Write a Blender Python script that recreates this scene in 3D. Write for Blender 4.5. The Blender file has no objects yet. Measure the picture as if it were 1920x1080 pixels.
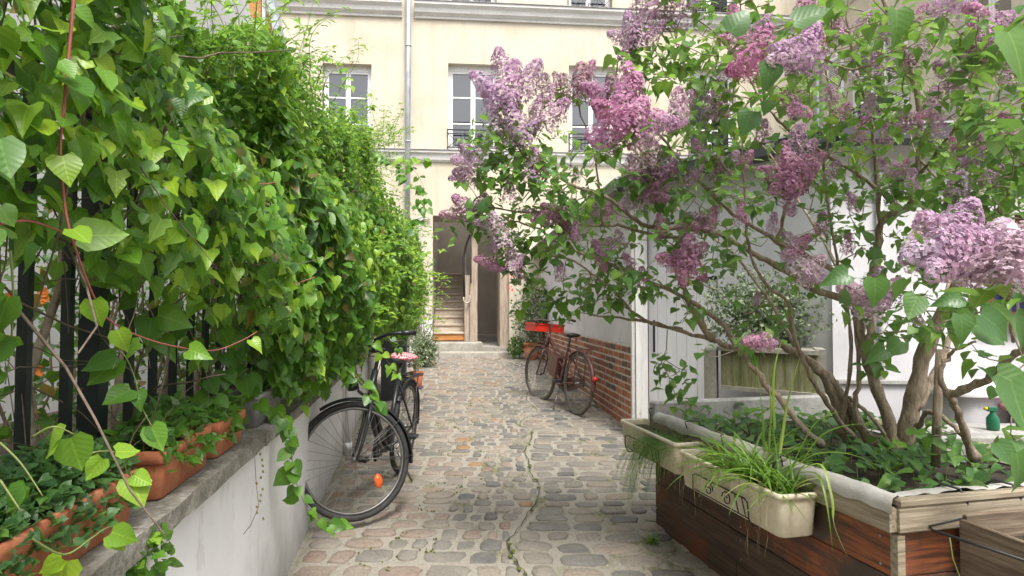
import bpy, math, random
import numpy as np
from mathutils import Vector, Matrix, Quaternion
R = math.radians
random.seed(7); rng = np.random.default_rng(7)
S = bpy.context.scene
col = S.collection

# ------------------------------------------------------------ camera, world, sun, exposure
PITCH = R(1.9); F = 1150.0; CAMZ = 1.31
cd = bpy.data.cameras.new('camera'); cam = bpy.data.objects.new('camera', cd); col.objects.link(cam)
cam.location = (0, 0, CAMZ); cam.rotation_euler = (R(90) + PITCH, 0, 0)
cd.sensor_width = 36; cd.lens = F / 1920 * 36; cd.clip_start = 0.05; cd.clip_end = 500
S.camera = cam
W = bpy.data.worlds.new('World'); S.world = W; W.use_nodes = True
nt = W.node_tree; nt.nodes.clear()
sky = nt.nodes.new('ShaderNodeTexSky'); sky.sky_type = 'NISHITA'; sky.sun_disc = False
sky.sun_elevation = R(58); sky.sun_rotation = R(160); sky.dust_density = 4.0; sky.air_density = 1.0; sky.ozone_density = 0.6
hs = nt.nodes.new('ShaderNodeHueSaturation'); hs.inputs['Saturation'].default_value = 0.3
bg = nt.nodes.new('ShaderNodeBackground'); bg.inputs[1].default_value = 0.15
wo = nt.nodes.new('ShaderNodeOutputWorld')
nt.links.new(sky.outputs[0], hs.inputs['Color']); nt.links.new(hs.outputs[0], bg.inputs[0]); nt.links.new(bg.outputs[0], wo.inputs[0])
sl = bpy.data.lights.new('sun', 'SUN'); sl.energy = 1.5; sl.angle = R(14); sl.color = (1, 0.965, 0.91)
so = bpy.data.objects.new('sun', sl); col.objects.link(so)
az = R(160); el = R(58)
sd = Vector((math.sin(az) * math.cos(el), math.cos(az) * math.cos(el), math.sin(el)))
so.rotation_euler = sd.to_track_quat('Z', 'Y').to_euler(); so.location = (0, -5, 20)
S.view_settings.view_transform = 'Standard'; S.view_settings.look = 'None'
S.view_settings.gamma = 1; S.view_settings.use_curve_mapping = False
S.view_settings.exposure = 1.25
S.render.engine = 'CYCLES'
S.cycles.max_bounces = 5; S.cycles.transparent_max_bounces = 4; S.cycles.transmission_bounces = 3

# ------------------------------------------------------------ helpers
cp, sp = math.cos(PITCH), math.sin(PITCH)
def P(px, py, d):
    "surveying helper: world point seen at photograph pixel (px,py) at distance d ahead"
    u = (px - 960) / F; v = (540 - py) / F
    y = cp - v * sp; z = sp + v * cp
    return Vector((u * d / y, d, CAMZ + z * d / y))
def gz(y): return 0.036 * (y - 3.7)
def proj(p):
    y = p[1] * cp + (p[2] - CAMZ) * sp; z = -p[1] * sp + (p[2] - CAMZ) * cp
    return 960 + F * p[0] / y, 540 - F * z / y

def link(name, me, parent=None, mats=None):
    o = bpy.data.objects.new(name, me); col.objects.link(o)
    if parent is not None: o.parent = parent
    return o
def thing(name, label, cat, loc=(0, 0, 0), rz=0, group=None):
    o = bpy.data.objects.new(name, None); col.objects.link(o)
    o.location = loc; o.rotation_euler = (0, 0, rz); o.empty_display_size = 0.1
    o['label'] = label; o['category'] = cat
    if group: o['group'] = group
    return o
def tag(o, label=None, cat=None, group=None, kind=None):
    if label: o['label'] = label
    if cat: o['category'] = cat
    if group: o['group'] = group
    if kind: o['kind'] = kind
    return o

class MB:
    def __init__(s): s.v = []; s.f = []; s.sm = []
    def add(s, vs, fs, smooth=False):
        b = len(s.v); s.v += [tuple(x) for x in vs]
        for f in fs: s.f.append([i + b for i in f]); s.sm.append(smooth)
    def box(s, x0, x1, y0, y1, z0, z1, M=None, bev=0.0):
        if bev > 0:
            b = bev
            vs = []
            for z, ins in ((z0, b), (z0 + b, 0), (z1 - b, 0), (z1, b)):
                vs += [(x0 + ins, y0 + ins, z), (x1 - ins, y0 + ins, z), (x1 - ins, y1 - ins, z), (x0 + ins, y1 - ins, z)]
            fs = [(3, 2, 1, 0), (12, 13, 14, 15)]
            for k in range(3):
                for i in range(4):
                    j = (i + 1) % 4; fs.append((k*4+i, k*4+j, k*4+4+j, k*4+4+i))
        else:
            vs = [(x0,y0,z0),(x1,y0,z0),(x1,y1,z0),(x0,y1,z0),(x0,y0,z1),(x1,y0,z1),(x1,y1,z1),(x0,y1,z1)]
            fs = [(3,2,1,0),(4,5,6,7),(0,1,5,4),(1,2,6,5),(2,3,7,6),(3,0,4,7)]
        if M is not None: vs = [M @ Vector(v) for v in vs]
        s.add(vs, fs)
    def quad(s, a, b, c, d): s.add([a, b, c, d], [(0, 1, 2, 3)])
    def tube(s, pts, r, n=8, cap=True, M=None, closed=False):
        pts = [Vector(p) for p in pts]
        if M is not None: pts = [M @ p for p in pts]
        m = len(pts); rs = r if hasattr(r, '__len__') else [r] * m
        up = None; vs = []
        for i, p in enumerate(pts):
            if closed: t = pts[(i + 1) % m] - pts[i - 1]
            else: t = pts[min(i + 1, m - 1)] - pts[max(i - 1, 0)]
            if t.length < 1e-9: t = Vector((0, 0, 1))
            t.normalize()
            if up is None:
                a = Vector((0, 0, 1)) if abs(t.z) < 0.9 else Vector((1, 0, 0))
                up = (a - t * a.dot(t)).normalized()
            else:
                up = up - t * up.dot(t)
                if up.length < 1e-6: up = t.orthogonal()
                up.normalize()
            w = t.cross(up)
            for k in range(n):
                an = 2 * math.pi * k / n
                vs.append(p + (up * math.cos(an) + w * math.sin(an)) * rs[i])
        fs = []
        for i in range(m if closed else m - 1):
            i2 = (i + 1) % m
            for k in range(n):
                k2 = (k + 1) % n
                fs.append((i*n+k, i*n+k2, i2*n+k2, i2*n+k))
        if cap and not closed:
            fs.append(tuple(range(n))[::-1]); fs.append(tuple((m-1)*n + k for k in range(n)))
        s.add(vs, fs, True)
    def lathe(s, prof, n=20, M=None, sx=1, sy=1, sq=0):
        "prof: list of (r,z)"
        vs = []
        for r, z in prof:
            for k in range(n):
                an = 2 * math.pi * k / n; c, q = math.cos(an), math.sin(an)
                v = Vector((r * c * sx, r * q * sy, z))
                vs.append(M @ v if M is not None else v)
        fs = []
        for i in range(len(prof) - 1):
            for k in range(n):
                k2 = (k + 1) % n; fs.append((i*n+k, i*n+k2, (i+1)*n+k2, (i+1)*n+k))
        s.add(vs, fs, True)
    def extr(s, poly, v):
        "prism from polygon (list of Vector) along vector v"
        n = len(poly); v = Vector(v)
        vs = [Vector(p) for p in poly] + [Vector(p) + v for p in poly]
        fs = [tuple(range(n))[::-1], tuple(range(n, 2*n))] + [(i, (i+1) % n, n + (i+1) % n, n + i) for i in range(n)]
        s.add(vs, fs)
    def build(s, name, m, parent=None):
        me = bpy.data.meshes.new(name); me.from_pydata(s.v, [], s.f)
        me.polygons.foreach_set('use_smooth', s.sm)
        me.materials.append(m); me.update()
        return link(name, me, parent)

def fastmesh(name, V, Fc, m, tint=None, luv=None, smooth=False):
    "V (n,3) float, Fc (k,3 or 4) int"
    me = bpy.data.meshes.new(name); k, w = Fc.shape
    me.vertices.add(len(V)); me.vertices.foreach_set('co', V.astype(np.float32).ravel())
    me.loops.add(k * w); me.loops.foreach_set('vertex_index', Fc.astype(np.int32).ravel())
    me.polygons.add(k); me.polygons.foreach_set('loop_start', (np.arange(k) * w).astype(np.int32))
    if smooth: me.polygons.foreach_set('use_smooth', np.ones(k, bool))
    me.update(calc_edges=True)
    if tint is not None:
        a = me.attributes.new('tint', 'FLOAT', 'POINT'); a.data.foreach_set('value', tint.astype(np.float32))
    if luv is not None:
        a = me.attributes.new('luv', 'FLOAT_VECTOR', 'POINT'); a.data.foreach_set('vector', luv.astype(np.float32).ravel())
    me.materials.append(m)
    return me

# ------------------------------------------------------------ materials
MATS = {}
def newmat(name):
    m = bpy.data.materials.new(name); m.use_nodes = True; MATS[name] = m
    t = m.node_tree; b = t.nodes['Principled BSDF']; return m, t, b
def N(t, typ, **kw):
    n = t.nodes.new(typ)
    for k, v in kw.items():
        if k in n.inputs: n.inputs[k].default_value = v
        else: setattr(n, k, v)
    return n
def ramp(t, fac, stops):
    r = t.nodes.new('ShaderNodeValToRGB'); e = r.color_ramp.elements
    while len(e) < len(stops): e.new(0.5)
    for i, (p, c) in enumerate(stops):
        e[i].position = p; e[i].color = (*c, 1) if len(c) == 3 else c
    t.links.new(fac, r.inputs[0]); return r
def mixc(t, fac, a, b, mode='MIX'):
    n = t.nodes.new('ShaderNodeMix'); n.data_type = 'RGBA'; n.blend_type = mode
    for sock, v in ((n.inputs[0], fac), (n.inputs[6], a), (n.inputs[7], b)):
        if hasattr(v, 'links') or hasattr(v, 'is_linked'): t.links.new(v, sock)
        else: sock.default_value = v if not isinstance(v, tuple) else ((*v, 1) if len(v) == 3 else v)
    return n.outputs[2]
def noise(t, scale, detail=5, rough=0.6, coord='Object', stretch=None, dist=0):
    tc = t.nodes.new('ShaderNodeTexCoord'); src = tc.outputs[coord] if coord != 'World' else t.nodes.new('ShaderNodeNewGeometry').outputs['Position']
    if stretch:
        mp = t.nodes.new('ShaderNodeMapping'); mp.inputs['Scale'].default_value = stretch
        t.links.new(src, mp.inputs[0]); src = mp.outputs[0]
    n = N(t, 'ShaderNodeTexNoise', Scale=scale, Detail=detail, Roughness=rough, Distortion=dist)
    t.links.new(src, n.inputs['Vector']); return n.outputs['Fac']
def bump(t, b, h, strength=0.3, dist=0.01):
    n = N(t, 'ShaderNodeBump', Strength=strength, Distance=dist); t.links.new(h, n.inputs['Height']); t.links.new(n.outputs[0], b.inputs['Normal'])
def nm(name, stops, scale, rough=0.8, bs=0.3, bd=0.005, metal=0.0, coord='World', stretch=None, detail=6, fine=None, spec=None, dist=0):
    m, t, b = newmat(name)
    f = noise(t, scale, detail, coord=coord, stretch=stretch, dist=dist)
    r = ramp(t, f, stops); c = r.outputs[0]
    if fine:
        f2 = noise(t, fine[0], 4, coord=coord, stretch=stretch)
        r2 = ramp(t, f2, [(0.35, (fine[1],) * 3), (0.65, (1, 1, 1))]); c = mixc(t, 1.0, c, r2.outputs[0], 'MULTIPLY')
        bump(t, b, f2, bs, bd)
    elif bs > 0: bump(t, b, f, bs, bd)
    t.links.new(c, b.inputs['Base Color']); b.inputs['Roughness'].default_value = rough; b.inputs['Metallic'].default_value = metal
    if spec is not None: b.inputs['Specular IOR Level'].default_value = spec
    return m
def flat(name, c, rough=0.5, metal=0.0):
    m, t, b = newmat(name)
    f = noise(t, 25, 4, coord='Object'); r = ramp(t, f, [(0.3, tuple(x * 0.82 for x in c)), (0.7, c)])
    t.links.new(r.outputs[0], b.inputs['Base Color']); b.inputs['Roughness'].default_value = rough; b.inputs['Metallic'].default_value = metal
    return m

cream, t, b = newmat('cream_plaster')
f = noise(t, 0.9, 7, coord='World'); r = ramp(t, f, [(0.3, (0.51, 0.445, 0.34)), (0.5, (0.57, 0.51, 0.405)), (0.72, (0.595, 0.545, 0.45))])
f2 = noise(t, 1.6, 7, 0.7, coord='World', stretch=(2.2, 2.2, 0.16)); r2 = ramp(t, f2, [(0.32, (0.76, 0.73, 0.68)), (0.50, (1, 1, 1))]); c = mixc(t, 0.55, r.outputs[0], r2.outputs[0], 'MULTIPLY')
f4 = noise(t, 2.6, 9, 0.8, coord='World', dist=1.5); r4 = ramp(t, f4, [(0.60, (1, 1, 1)), (0.68, (0.90, 0.86, 0.79))]); c = mixc(t, 0.8, c, r4.outputs[0], 'MULTIPLY')
f3 = noise(t, 14, 6, 0.7, coord='World'); r3 = ramp(t, f3, [(0.35, (0.93,) * 3), (0.65, (1, 1, 1))]); c = mixc(t, 1.0, c, r3.outputs[0], 'MULTIPLY')
t.links.new(c, b.inputs['Base Color']); b.inputs['Roughness'].default_value = 0.9; bump(t, b, f3, 0.25, 0.006)
trimw = nm('white_stucco_trim', [(0.3, (0.5, 0.485, 0.46)), (0.7, (0.62, 0.61, 0.59))], 2.5, 0.85, 0.15, 0.003, stretch=(1, 1, 3), fine=(20, 0.9))
greyledge = nm('grey_lead_ledge', [(0.3, (0.16, 0.16, 0.16)), (0.7, (0.32, 0.31, 0.3))], 8, 0.7)
# rendered white walls: blotchy, dirt creeping up from the foot with its own ragged edge
def whitewall(name, base=(0.62, 0.61, 0.62), low=0.25, dirt=(0.30, 0.28, 0.23)):
    m, t, b = newmat(name)
    f = noise(t, 1.6, 7, coord='World'); r = ramp(t, f, [(0.3, tuple(x * 0.84 for x in base)), (0.62, base)])
    g = t.nodes.new('ShaderNodeNewGeometry'); sx = t.nodes.new('ShaderNodeSeparateXYZ'); t.links.new(g.outputs['Position'], sx.inputs[0])
    f2 = noise(t, 5, 8, 0.7, coord='World')
    a = N(t, 'ShaderNodeMath', operation='MULTIPLY'); t.links.new(f2, a.inputs[0]); a.inputs[1].default_value = low * 2
    s = N(t, 'ShaderNodeMath', operation='SUBTRACT'); t.links.new(a.outputs[0], s.inputs[0]); t.links.new(sx.outputs[2], s.inputs[1])
    mr = N(t, 'ShaderNodeMapRange'); t.links.new(s.outputs[0], mr.inputs[0]); mr.inputs[1].default_value = -0.12; mr.inputs[2].default_value = 0.35; mr.inputs[3].default_value = 0; mr.inputs[4].default_value = 0.75
    c = mixc(t, mr.outputs[0], r.outputs[0], dirt)
    f3 = noise(t, 9, 6, 0.75, coord='World', stretch=(1, 1, 0.35)); r3 = ramp(t, f3, [(0.30, (0.5, 0.48, 0.43)), (0.43, (1, 1, 1))])
    c = mixc(t, 0.38, c, r3.outputs[0], 'MULTIPLY')
    t.links.new(c, b.inputs['Base Color']); b.inputs['Roughness'].default_value = 0.9
    f4 = noise(t, 30, 5, coord='World'); bump(t, b, f4, 0.35, 0.004)
    return m
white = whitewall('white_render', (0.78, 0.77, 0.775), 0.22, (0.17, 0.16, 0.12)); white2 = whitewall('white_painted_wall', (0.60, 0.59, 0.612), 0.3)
stone_c = nm('mossy_coping_stone', [(0.25, (0.09, 0.085, 0.06)), (0.45, (0.22, 0.205, 0.165)), (0.6, (0.33, 0.31, 0.27)), (0.75, (0.2, 0.2, 0.13))], 7, 0.95, 0.7, 0.01, fine=(60, 0.6))
concrete = nm('grey_concrete', [(0.3, (0.27, 0.26, 0.24)), (0.7, (0.5, 0.49, 0.46))], 6, 0.95, 0.4, 0.006, fine=(45, 0.75))
limest = nm('worn_limestone', [(0.3, (0.26, 0.24, 0.2)), (0.7, (0.48, 0.45, 0.39))], 4, 0.9, 0.5, 0.01, fine=(30, 0.75))
interior = nm('stairwell_plaster', [(0.3, (0.40, 0.35, 0.29)), (0.7, (0.58, 0.52, 0.44))], 1.5, 0.9, 0.1, 0.003)
mossyst = nm('green_mossy_stone', [(0.3, (0.10, 0.12, 0.04)), (0.5, (0.25, 0.25, 0.12)), (0.7, (0.36, 0.34, 0.25))], 9, 0.95, 0.5, 0.006, stretch=(3, 3, 0.35), fine=(50, 0.7))
terra = nm('terracotta', [(0.3, (0.33, 0.105, 0.045)), (0.55, (0.47, 0.165, 0.075)), (0.8, (0.50, 0.25, 0.15))], 9, 0.85, 0.25, 0.003, fine=(55, 0.8))
soil = nm('potting_soil', [(0.3, (0.02, 0.014, 0.01)), (0.7, (0.06, 0.045, 0.03))], 40, 1.0, 1.0, 0.02)
ivory = nm('ivory_plastic', [(0.28, (0.38, 0.31, 0.2)), (0.42, (0.64, 0.57, 0.42)), (0.7, (0.74, 0.68, 0.54))], 7, 0.5, 0.08, 0.002, fine=(45, 0.86), detail=9)
blackp = flat('black_paint', (0.018, 0.02, 0.022), 0.35)
fencem = nm('dark_green_fence_paint', [(0.3, (0.008, 0.014, 0.013)), (0.7, (0.02, 0.03, 0.028))], 15, 0.4, 0.1, 0.001)
rubber = nm('tyre_rubber', [(0.3, (0.02, 0.02, 0.02)), (0.7, (0.045, 0.043, 0.04))], 30, 0.75, 0.2, 0.002)
rubberd = nm('dusty_tyre_rubber', [(0.3, (0.06, 0.052, 0.045)), (0.7, (0.15, 0.13, 0.11))], 30, 0.85, 0.2, 0.002)
steel = flat('bare_steel', (0.22, 0.21, 0.2), 0.42, 0.8)
zinc = nm('zinc_metal', [(0.3, (0.30, 0.33, 0.36)), (0.7, (0.50, 0.53, 0.56))], 5, 0.45, 0.05, 0.002, metal=0.5)
zincroof = nm('zinc_roof', [(0.3, (0.34, 0.35, 0.37)), (0.7, (0.5, 0.51, 0.53))], 3, 0.6, 0.05, 0.002)
darkgut = flat('dark_gutter', (0.05, 0.055, 0.06), 0.5)
whitepaint = nm('white_window_paint', [(0.3, (0.68, 0.68, 0.68)), (0.7, (0.8, 0.8, 0.8))], 8, 0.5, 0.05, 0.001)
glass, t, b = newmat('window_glass'); b.inputs['Base Color'].default_value = (0.015, 0.018, 0.022, 1); b.inputs['Roughness'].default_value = 0.02; b.inputs['Specular IOR Level'].default_value = 1.0; b.inputs['Coat Weight'].default_value = 1.0; b.inputs['Coat IOR'].default_value = 1.5; b.inputs['Coat Roughness'].default_value = 0.02
f = noise(t, 1.3, 2, coord='World'); bump(t, b, f, 0.12, 0.03)
blueg, t, b = newmat('dark_blue_glass'); b.inputs['Base Color'].default_value = (0.012, 0.016, 0.05, 1); b.inputs['Roughness'].default_value = 0.15
curtain = nm('net_curtain', [(0.35, (0.33, 0.33, 0.34)), (0.65, (0.6, 0.6, 0.6))], 6, 0.9, 0.2, 0.01, stretch=(6, 6, 0.3))
iron = flat('wrought_iron', (0.015, 0.015, 0.017), 0.45)
redm = flat('red_plastic', (0.62, 0.03, 0.015), 0.4)
bikebrown = nm('worn_maroon_paint', [(0.3, (0.07, 0.025, 0.02)), (0.6, (0.11, 0.045, 0.036)), (0.75, (0.24, 0.18, 0.15))], 25, 0.45, 0.1, 0.001)
leather = flat('black_saddle', (0.02, 0.018, 0.018), 0.5)
orangem = flat('orange_reflector', (0.8, 0.13, 0.02), 0.25)
pinkp = flat('pink_paint', (0.55, 0.22, 0.27), 0.6)
greenp = flat('green_plastic', (0.01, 0.13, 0.06), 0.35)
yellowp = flat('yellow_plastic', (0.7, 0.5, 0.03), 0.4)
purplep = flat('purple_saucer', (0.16, 0.09, 0.17), 0.6)
darkplanter = flat('slate_planter', (0.05, 0.055, 0.065), 0.6)
rustbrown = flat('brown_window_paint', (0.13, 0.045, 0.022), 0.6)

def wood(name, stops, scale=3.2, stretch=(1, 16, 16), rough=0.7, blot=None, bs=0.4, patch=None):
    m, t, b = newmat(name)
    oi = t.nodes.new('ShaderNodeObjectInfo'); tc = t.nodes.new('ShaderNodeTexCoord')
    mp = t.nodes.new('ShaderNodeMapping'); mp.inputs['Scale'].default_value = stretch
    cmb = t.nodes.new('ShaderNodeCombineXYZ'); mu = N(t, 'ShaderNodeMath', operation='MULTIPLY'); mu.inputs[1].default_value = 37
    t.links.new(oi.outputs['Random'], mu.inputs[0])
    for i in range(3): t.links.new(mu.outputs[0], cmb.inputs[i])
    t.links.new(tc.outputs['Object'], mp.inputs[0]); t.links.new(cmb.outputs[0], mp.inputs[1])
    n = N(t, 'ShaderNodeTexNoise', Scale=scale, Detail=8, Roughness=0.65, Distortion=0.6); t.links.new(mp.outputs[0], n.inputs['Vector'])
    r = ramp(t, n.outputs['Fac'], stops); c = r.outputs[0]
    if patch:
        n2 = N(t, 'ShaderNodeTexNoise', Scale=3.2, Detail=5, Roughness=0.6); ad = N(t, 'ShaderNodeVectorMath', operation='ADD')
        t.links.new(tc.outputs['Object'], ad.inputs[0]); t.links.new(cmb.outputs[0], ad.inputs[1]); t.links.new(ad.outputs[0], n2.inputs['Vector'])
        r2 = ramp(t, n2.outputs['Fac'], [(patch[0], (0, 0, 0)), (patch[1], (1, 1, 1))]); c = mixc(t, r2.outputs[0], c, patch[2])
    t.links.new(c, b.inputs['Base Color']); b.inputs['Roughness'].default_value = rough
    bump(t, b, n.outputs['Fac'], bs, 0.006)
    return m
wplank = wood('stained_orange_plank', [(0.25, (0.03, 0.014, 0.01)), (0.42, (0.10, 0.036, 0.018)), (0.55, (0.24, 0.07, 0.025)), (0.75, (0.33, 0.12, 0.04))], patch=(0.47, 0.58, (0.06, 0.04, 0.028)), rough=0.55)
wdark = wood('weathered_brown_plank', [(0.25, (0.022, 0.014, 0.010)), (0.5, (0.07, 0.042, 0.028)), (0.75, (0.15, 0.095, 0.06))], patch=(0.52, 0.62, (0.14, 0.045, 0.02)), rough=0.65)
wgrey = wood('grey_weathered_timber', [(0.25, (0.11, 0.085, 0.055)), (0.5, (0.29, 0.24, 0.17)), (0.75, (0.45, 0.39, 0.3))], bs=1.0, rough=0.9)
wbox = wood('old_crate_timber', [(0.25, (0.06, 0.042, 0.028)), (0.5, (0.17, 0.125, 0.085)), (0.75, (0.31, 0.25, 0.18))], bs=0.7, rough=0.85)
wpeel = wood('peeling_white_paint', [(0.3, (0.25, 0.2, 0.15)), (0.4, (0.6, 0.59, 0.57)), (0.75, (0.72, 0.71, 0.70))], stretch=(9, 9, 1), patch=(0.62, 0.66, (0.3, 0.22, 0.15)), rough=0.8)
wdoor = wood('white_plank_paint', [(0.22, (0.45, 0.43, 0.4)), (0.35, (0.68, 0.67, 0.68)), (0.75, (0.74, 0.73, 0.75))], stretch=(9, 9, 1), rough=0.7, bs=0.15)
wstair = wood('worn_stair_wood', [(0.25, (0.26, 0.21, 0.16)), (0.5, (0.46, 0.39, 0.31)), (0.75, (0.6, 0.53, 0.44))], rough=0.8)
worange = wood('orange_varnished_wood', [(0.25, (0.3, 0.11, 0.03)), (0.6, (0.55, 0.24, 0.07)), (0.8, (0.6, 0.3, 0.1))], rough=0.5)
wpost = wood('old_post_wood', [(0.25, (0.16, 0.12, 0.09)), (0.5, (0.36, 0.29, 0.22)), (0.75, (0.5, 0.43, 0.35))], stretch=(12, 12, 1), rough=0.85)
bark = nm('lilac_bark', [(0.25, (0.17, 0.12, 0.08)), (0.5, (0.34, 0.265, 0.19)), (0.7, (0.5, 0.42, 0.33))], 22, 0.9, 0.8, 0.006, coord='World', stretch=(3, 3, 0.7), fine=(90, 0.65))
barkt = nm('twig_bark', [(0.3, (0.17, 0.13, 0.095)), (0.7, (0.36, 0.30, 0.23))], 30, 0.85, 0.3, 0.002)
vinered = flat('red_vine_stem', (0.36, 0.10, 0.085), 0.5)
vinegreen = flat('green_vine_stem', (0.20, 0.24, 0.07), 0.5)
deadstem = nm('dry_brown_stem', [(0.3, (0.07, 0.05, 0.035)), (0.7, (0.2, 0.15, 0.11))], 30, 0.9, 0.3, 0.002)
checkm, t, b = newmat('red_white_gingham')
tc = t.nodes.new('ShaderNodeTexCoord'); ck = N(t, 'ShaderNodeTexChecker', Scale=70.0); t.links.new(tc.outputs['Object'], ck.inputs['Vector'])
ck.inputs[1].default_value = (0.6, 0.5, 0.5, 1); ck.inputs[2].default_value = (0.55, 0.02, 0.05, 1); t.links.new(ck.outputs[0], b.inputs['Base Color']); b.inputs['Roughness'].default_value = 0.85

def leafmat(name, stops, rough=0.36, trans=0.42, tcol=(0.25, 0.42, 0.04), vein=True, spec=0.5):
    m, t, b = newmat(name)
    at = N(t, 'ShaderNodeAttribute'); at.attribute_name = 'tint'
    oi = t.nodes.new('ShaderNodeObjectInfo')
    ad = N(t, 'ShaderNodeMath', operation='MULTIPLY_ADD'); t.links.new(oi.outputs['Random'], ad.inputs[0]); ad.inputs[1].default_value = 0.12; t.links.new(at.outputs['Fac'], ad.inputs[2])
    sc = N(t, 'ShaderNodeMath', operation='SUBTRACT'); t.links.new(ad.outputs[0], sc.inputs[0]); sc.inputs[1].default_value = 0.06
    r = ramp(t, sc.outputs[0], stops); c = r.outputs[0]
    if vein:
        lv = N(t, 'ShaderNodeAttribute'); lv.attribute_name = 'luv'
        sx = t.nodes.new('ShaderNodeSeparateXYZ'); t.links.new(lv.outputs['Vector'], sx.inputs[0])
        ab = N(t, 'ShaderNodeMath', operation='ABSOLUTE'); t.links.new(sx.outputs[1], ab.inputs[0])
        m1 = N(t, 'ShaderNodeMath', operation='LESS_THAN'); t.links.new(ab.outputs[0], m1.inputs[0]); m1.inputs[1].default_value = 0.018
        # side veins: stripes of (x - 0.7|y|)
        q = N(t, 'ShaderNodeMath', operation='MULTIPLY_ADD'); t.links.new(ab.outputs[0], q.inputs[0]); q.inputs[1].default_value = -0.75; t.links.new(sx.outputs[0], q.inputs[2])
        q2 = N(t, 'ShaderNodeMath', operation='MULTIPLY'); t.links.new(q.outputs[0], q2.inputs[0]); q2.inputs[1].default_value = 6.0
        fr = N(t, 'ShaderNodeMath', operation='PINGPONG'); t.links.new(q2.outputs[0], fr.inputs[0]); fr.inputs[1].default_value = 0.5
        m2 = N(t, 'ShaderNodeMapRange'); t.links.new(fr.outputs[0], m2.inputs[0]); m2.inputs[1].default_value = 0.0; m2.inputs[2].default_value = 0.12; m2.inputs[3].default_value = 0.15; m2.inputs[4].default_value = 0
        mx = N(t, 'ShaderNodeMath', operation='MAXIMUM'); t.links.new(m2.outputs[0], mx.inputs[0])
        m3 = N(t, 'ShaderNodeMath', operation='MULTIPLY'); t.links.new(m1.outputs[0], m3.inputs[0]); m3.inputs[1].default_value = 0.6; t.links.new(m3.outputs[0], mx.inputs[1])
        c2 = mixc(t, 1.0, c, (1.9, 1.6, 1.8), 'MULTIPLY'); c = mixc(t, mx.outputs[0], c, c2)
        bump(t, b, fr.outputs[0], 0.22, 0.003)
    gn = t.nodes.new('ShaderNodeNewGeometry')
    back = mixc(t, 0.35, c, (0.22, 0.30, 0.16)); c = mixc(t, gn.outputs['Backfacing'], c, back)
    t.links.new(c, b.inputs['Base Color']); b.inputs['Roughness'].default_value = rough; b.inputs['Specular IOR Level'].default_value = spec
    tr = t.nodes.new('ShaderNodeBsdfTranslucent'); tcx = mixc(t, 0.55, c, tcol); t.links.new(tcx, tr.inputs[0])
    ms = t.nodes.new('ShaderNodeMixShader'); ms.inputs[0].default_value = trans
    t.links.new(b.outputs[0], ms.inputs[1]); t.links.new(tr.outputs[0], ms.inputs[2])
    t.links.new(ms.outputs[0], t.nodes['Material Output'].inputs[0])
    return m
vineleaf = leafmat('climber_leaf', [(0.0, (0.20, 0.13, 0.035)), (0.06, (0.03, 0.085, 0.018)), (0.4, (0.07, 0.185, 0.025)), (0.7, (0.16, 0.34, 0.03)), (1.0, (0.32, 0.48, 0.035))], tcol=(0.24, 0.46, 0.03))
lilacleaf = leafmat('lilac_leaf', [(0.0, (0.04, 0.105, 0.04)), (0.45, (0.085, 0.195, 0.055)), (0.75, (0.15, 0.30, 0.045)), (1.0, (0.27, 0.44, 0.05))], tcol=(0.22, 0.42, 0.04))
greyleaf = leafmat('grey_green_leaf', [(0.0, (0.05, 0.085, 0.04)), (0.5, (0.12, 0.17, 0.08)), (1.0, (0.30, 0.36, 0.2))], vein=False, tcol=(0.2, 0.3, 0.08), trans=0.2)
bladeleaf = leafmat('blade_leaf', [(0.0, (0.07, 0.17, 0.02)), (0.5, (0.16, 0.30, 0.04)), (0.8, (0.30, 0.42, 0.08)), (1.0, (0.42, 0.38, 0.18))], vein=False, tcol=(0.3, 0.45, 0.06))
drygrass = leafmat('dry_grass', [(0.0, (0.16, 0.12, 0.06)), (1.0, (0.42, 0.35, 0.2))], vein=False, tcol=(0.4, 0.35, 0.2), trans=0.15)
petal, t, b = newmat('lilac_petal')
at = N(t, 'ShaderNodeAttribute'); at.attribute_name = 'tint'; oi = t.nodes.new('ShaderNodeObjectInfo')
r = ramp(t, at.outputs['Fac'], [(0.0, (0.55, 0.45, 0.55)), (0.5, (0.95, 0.9, 0.95)), (1.0, (1.25, 1.25, 1.25))])
c = mixc(t, 1.0, oi.outputs['Color'], r.outputs[0], 'MULTIPLY')
t.links.new(c, b.inputs['Base Color']); b.inputs['Roughness'].default_value = 0.6
tr = t.nodes.new('ShaderNodeBsdfTranslucent'); t.links.new(c, tr.inputs[0]); ms = t.nodes.new('ShaderNodeMixShader'); ms.inputs[0].default_value = 0.42
t.links.new(b.outputs[0], ms.inputs[1]); t.links.new(tr.outputs[0], ms.inputs[2]); t.links.new(ms.outputs[0], t.nodes['Material Output'].inputs[0])
redflower = flat('red_petal', (0.7, 0.05, 0.03), 0.6); orangeflower = flat('orange_petal', (0.8, 0.22, 0.03), 0.6)

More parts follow.
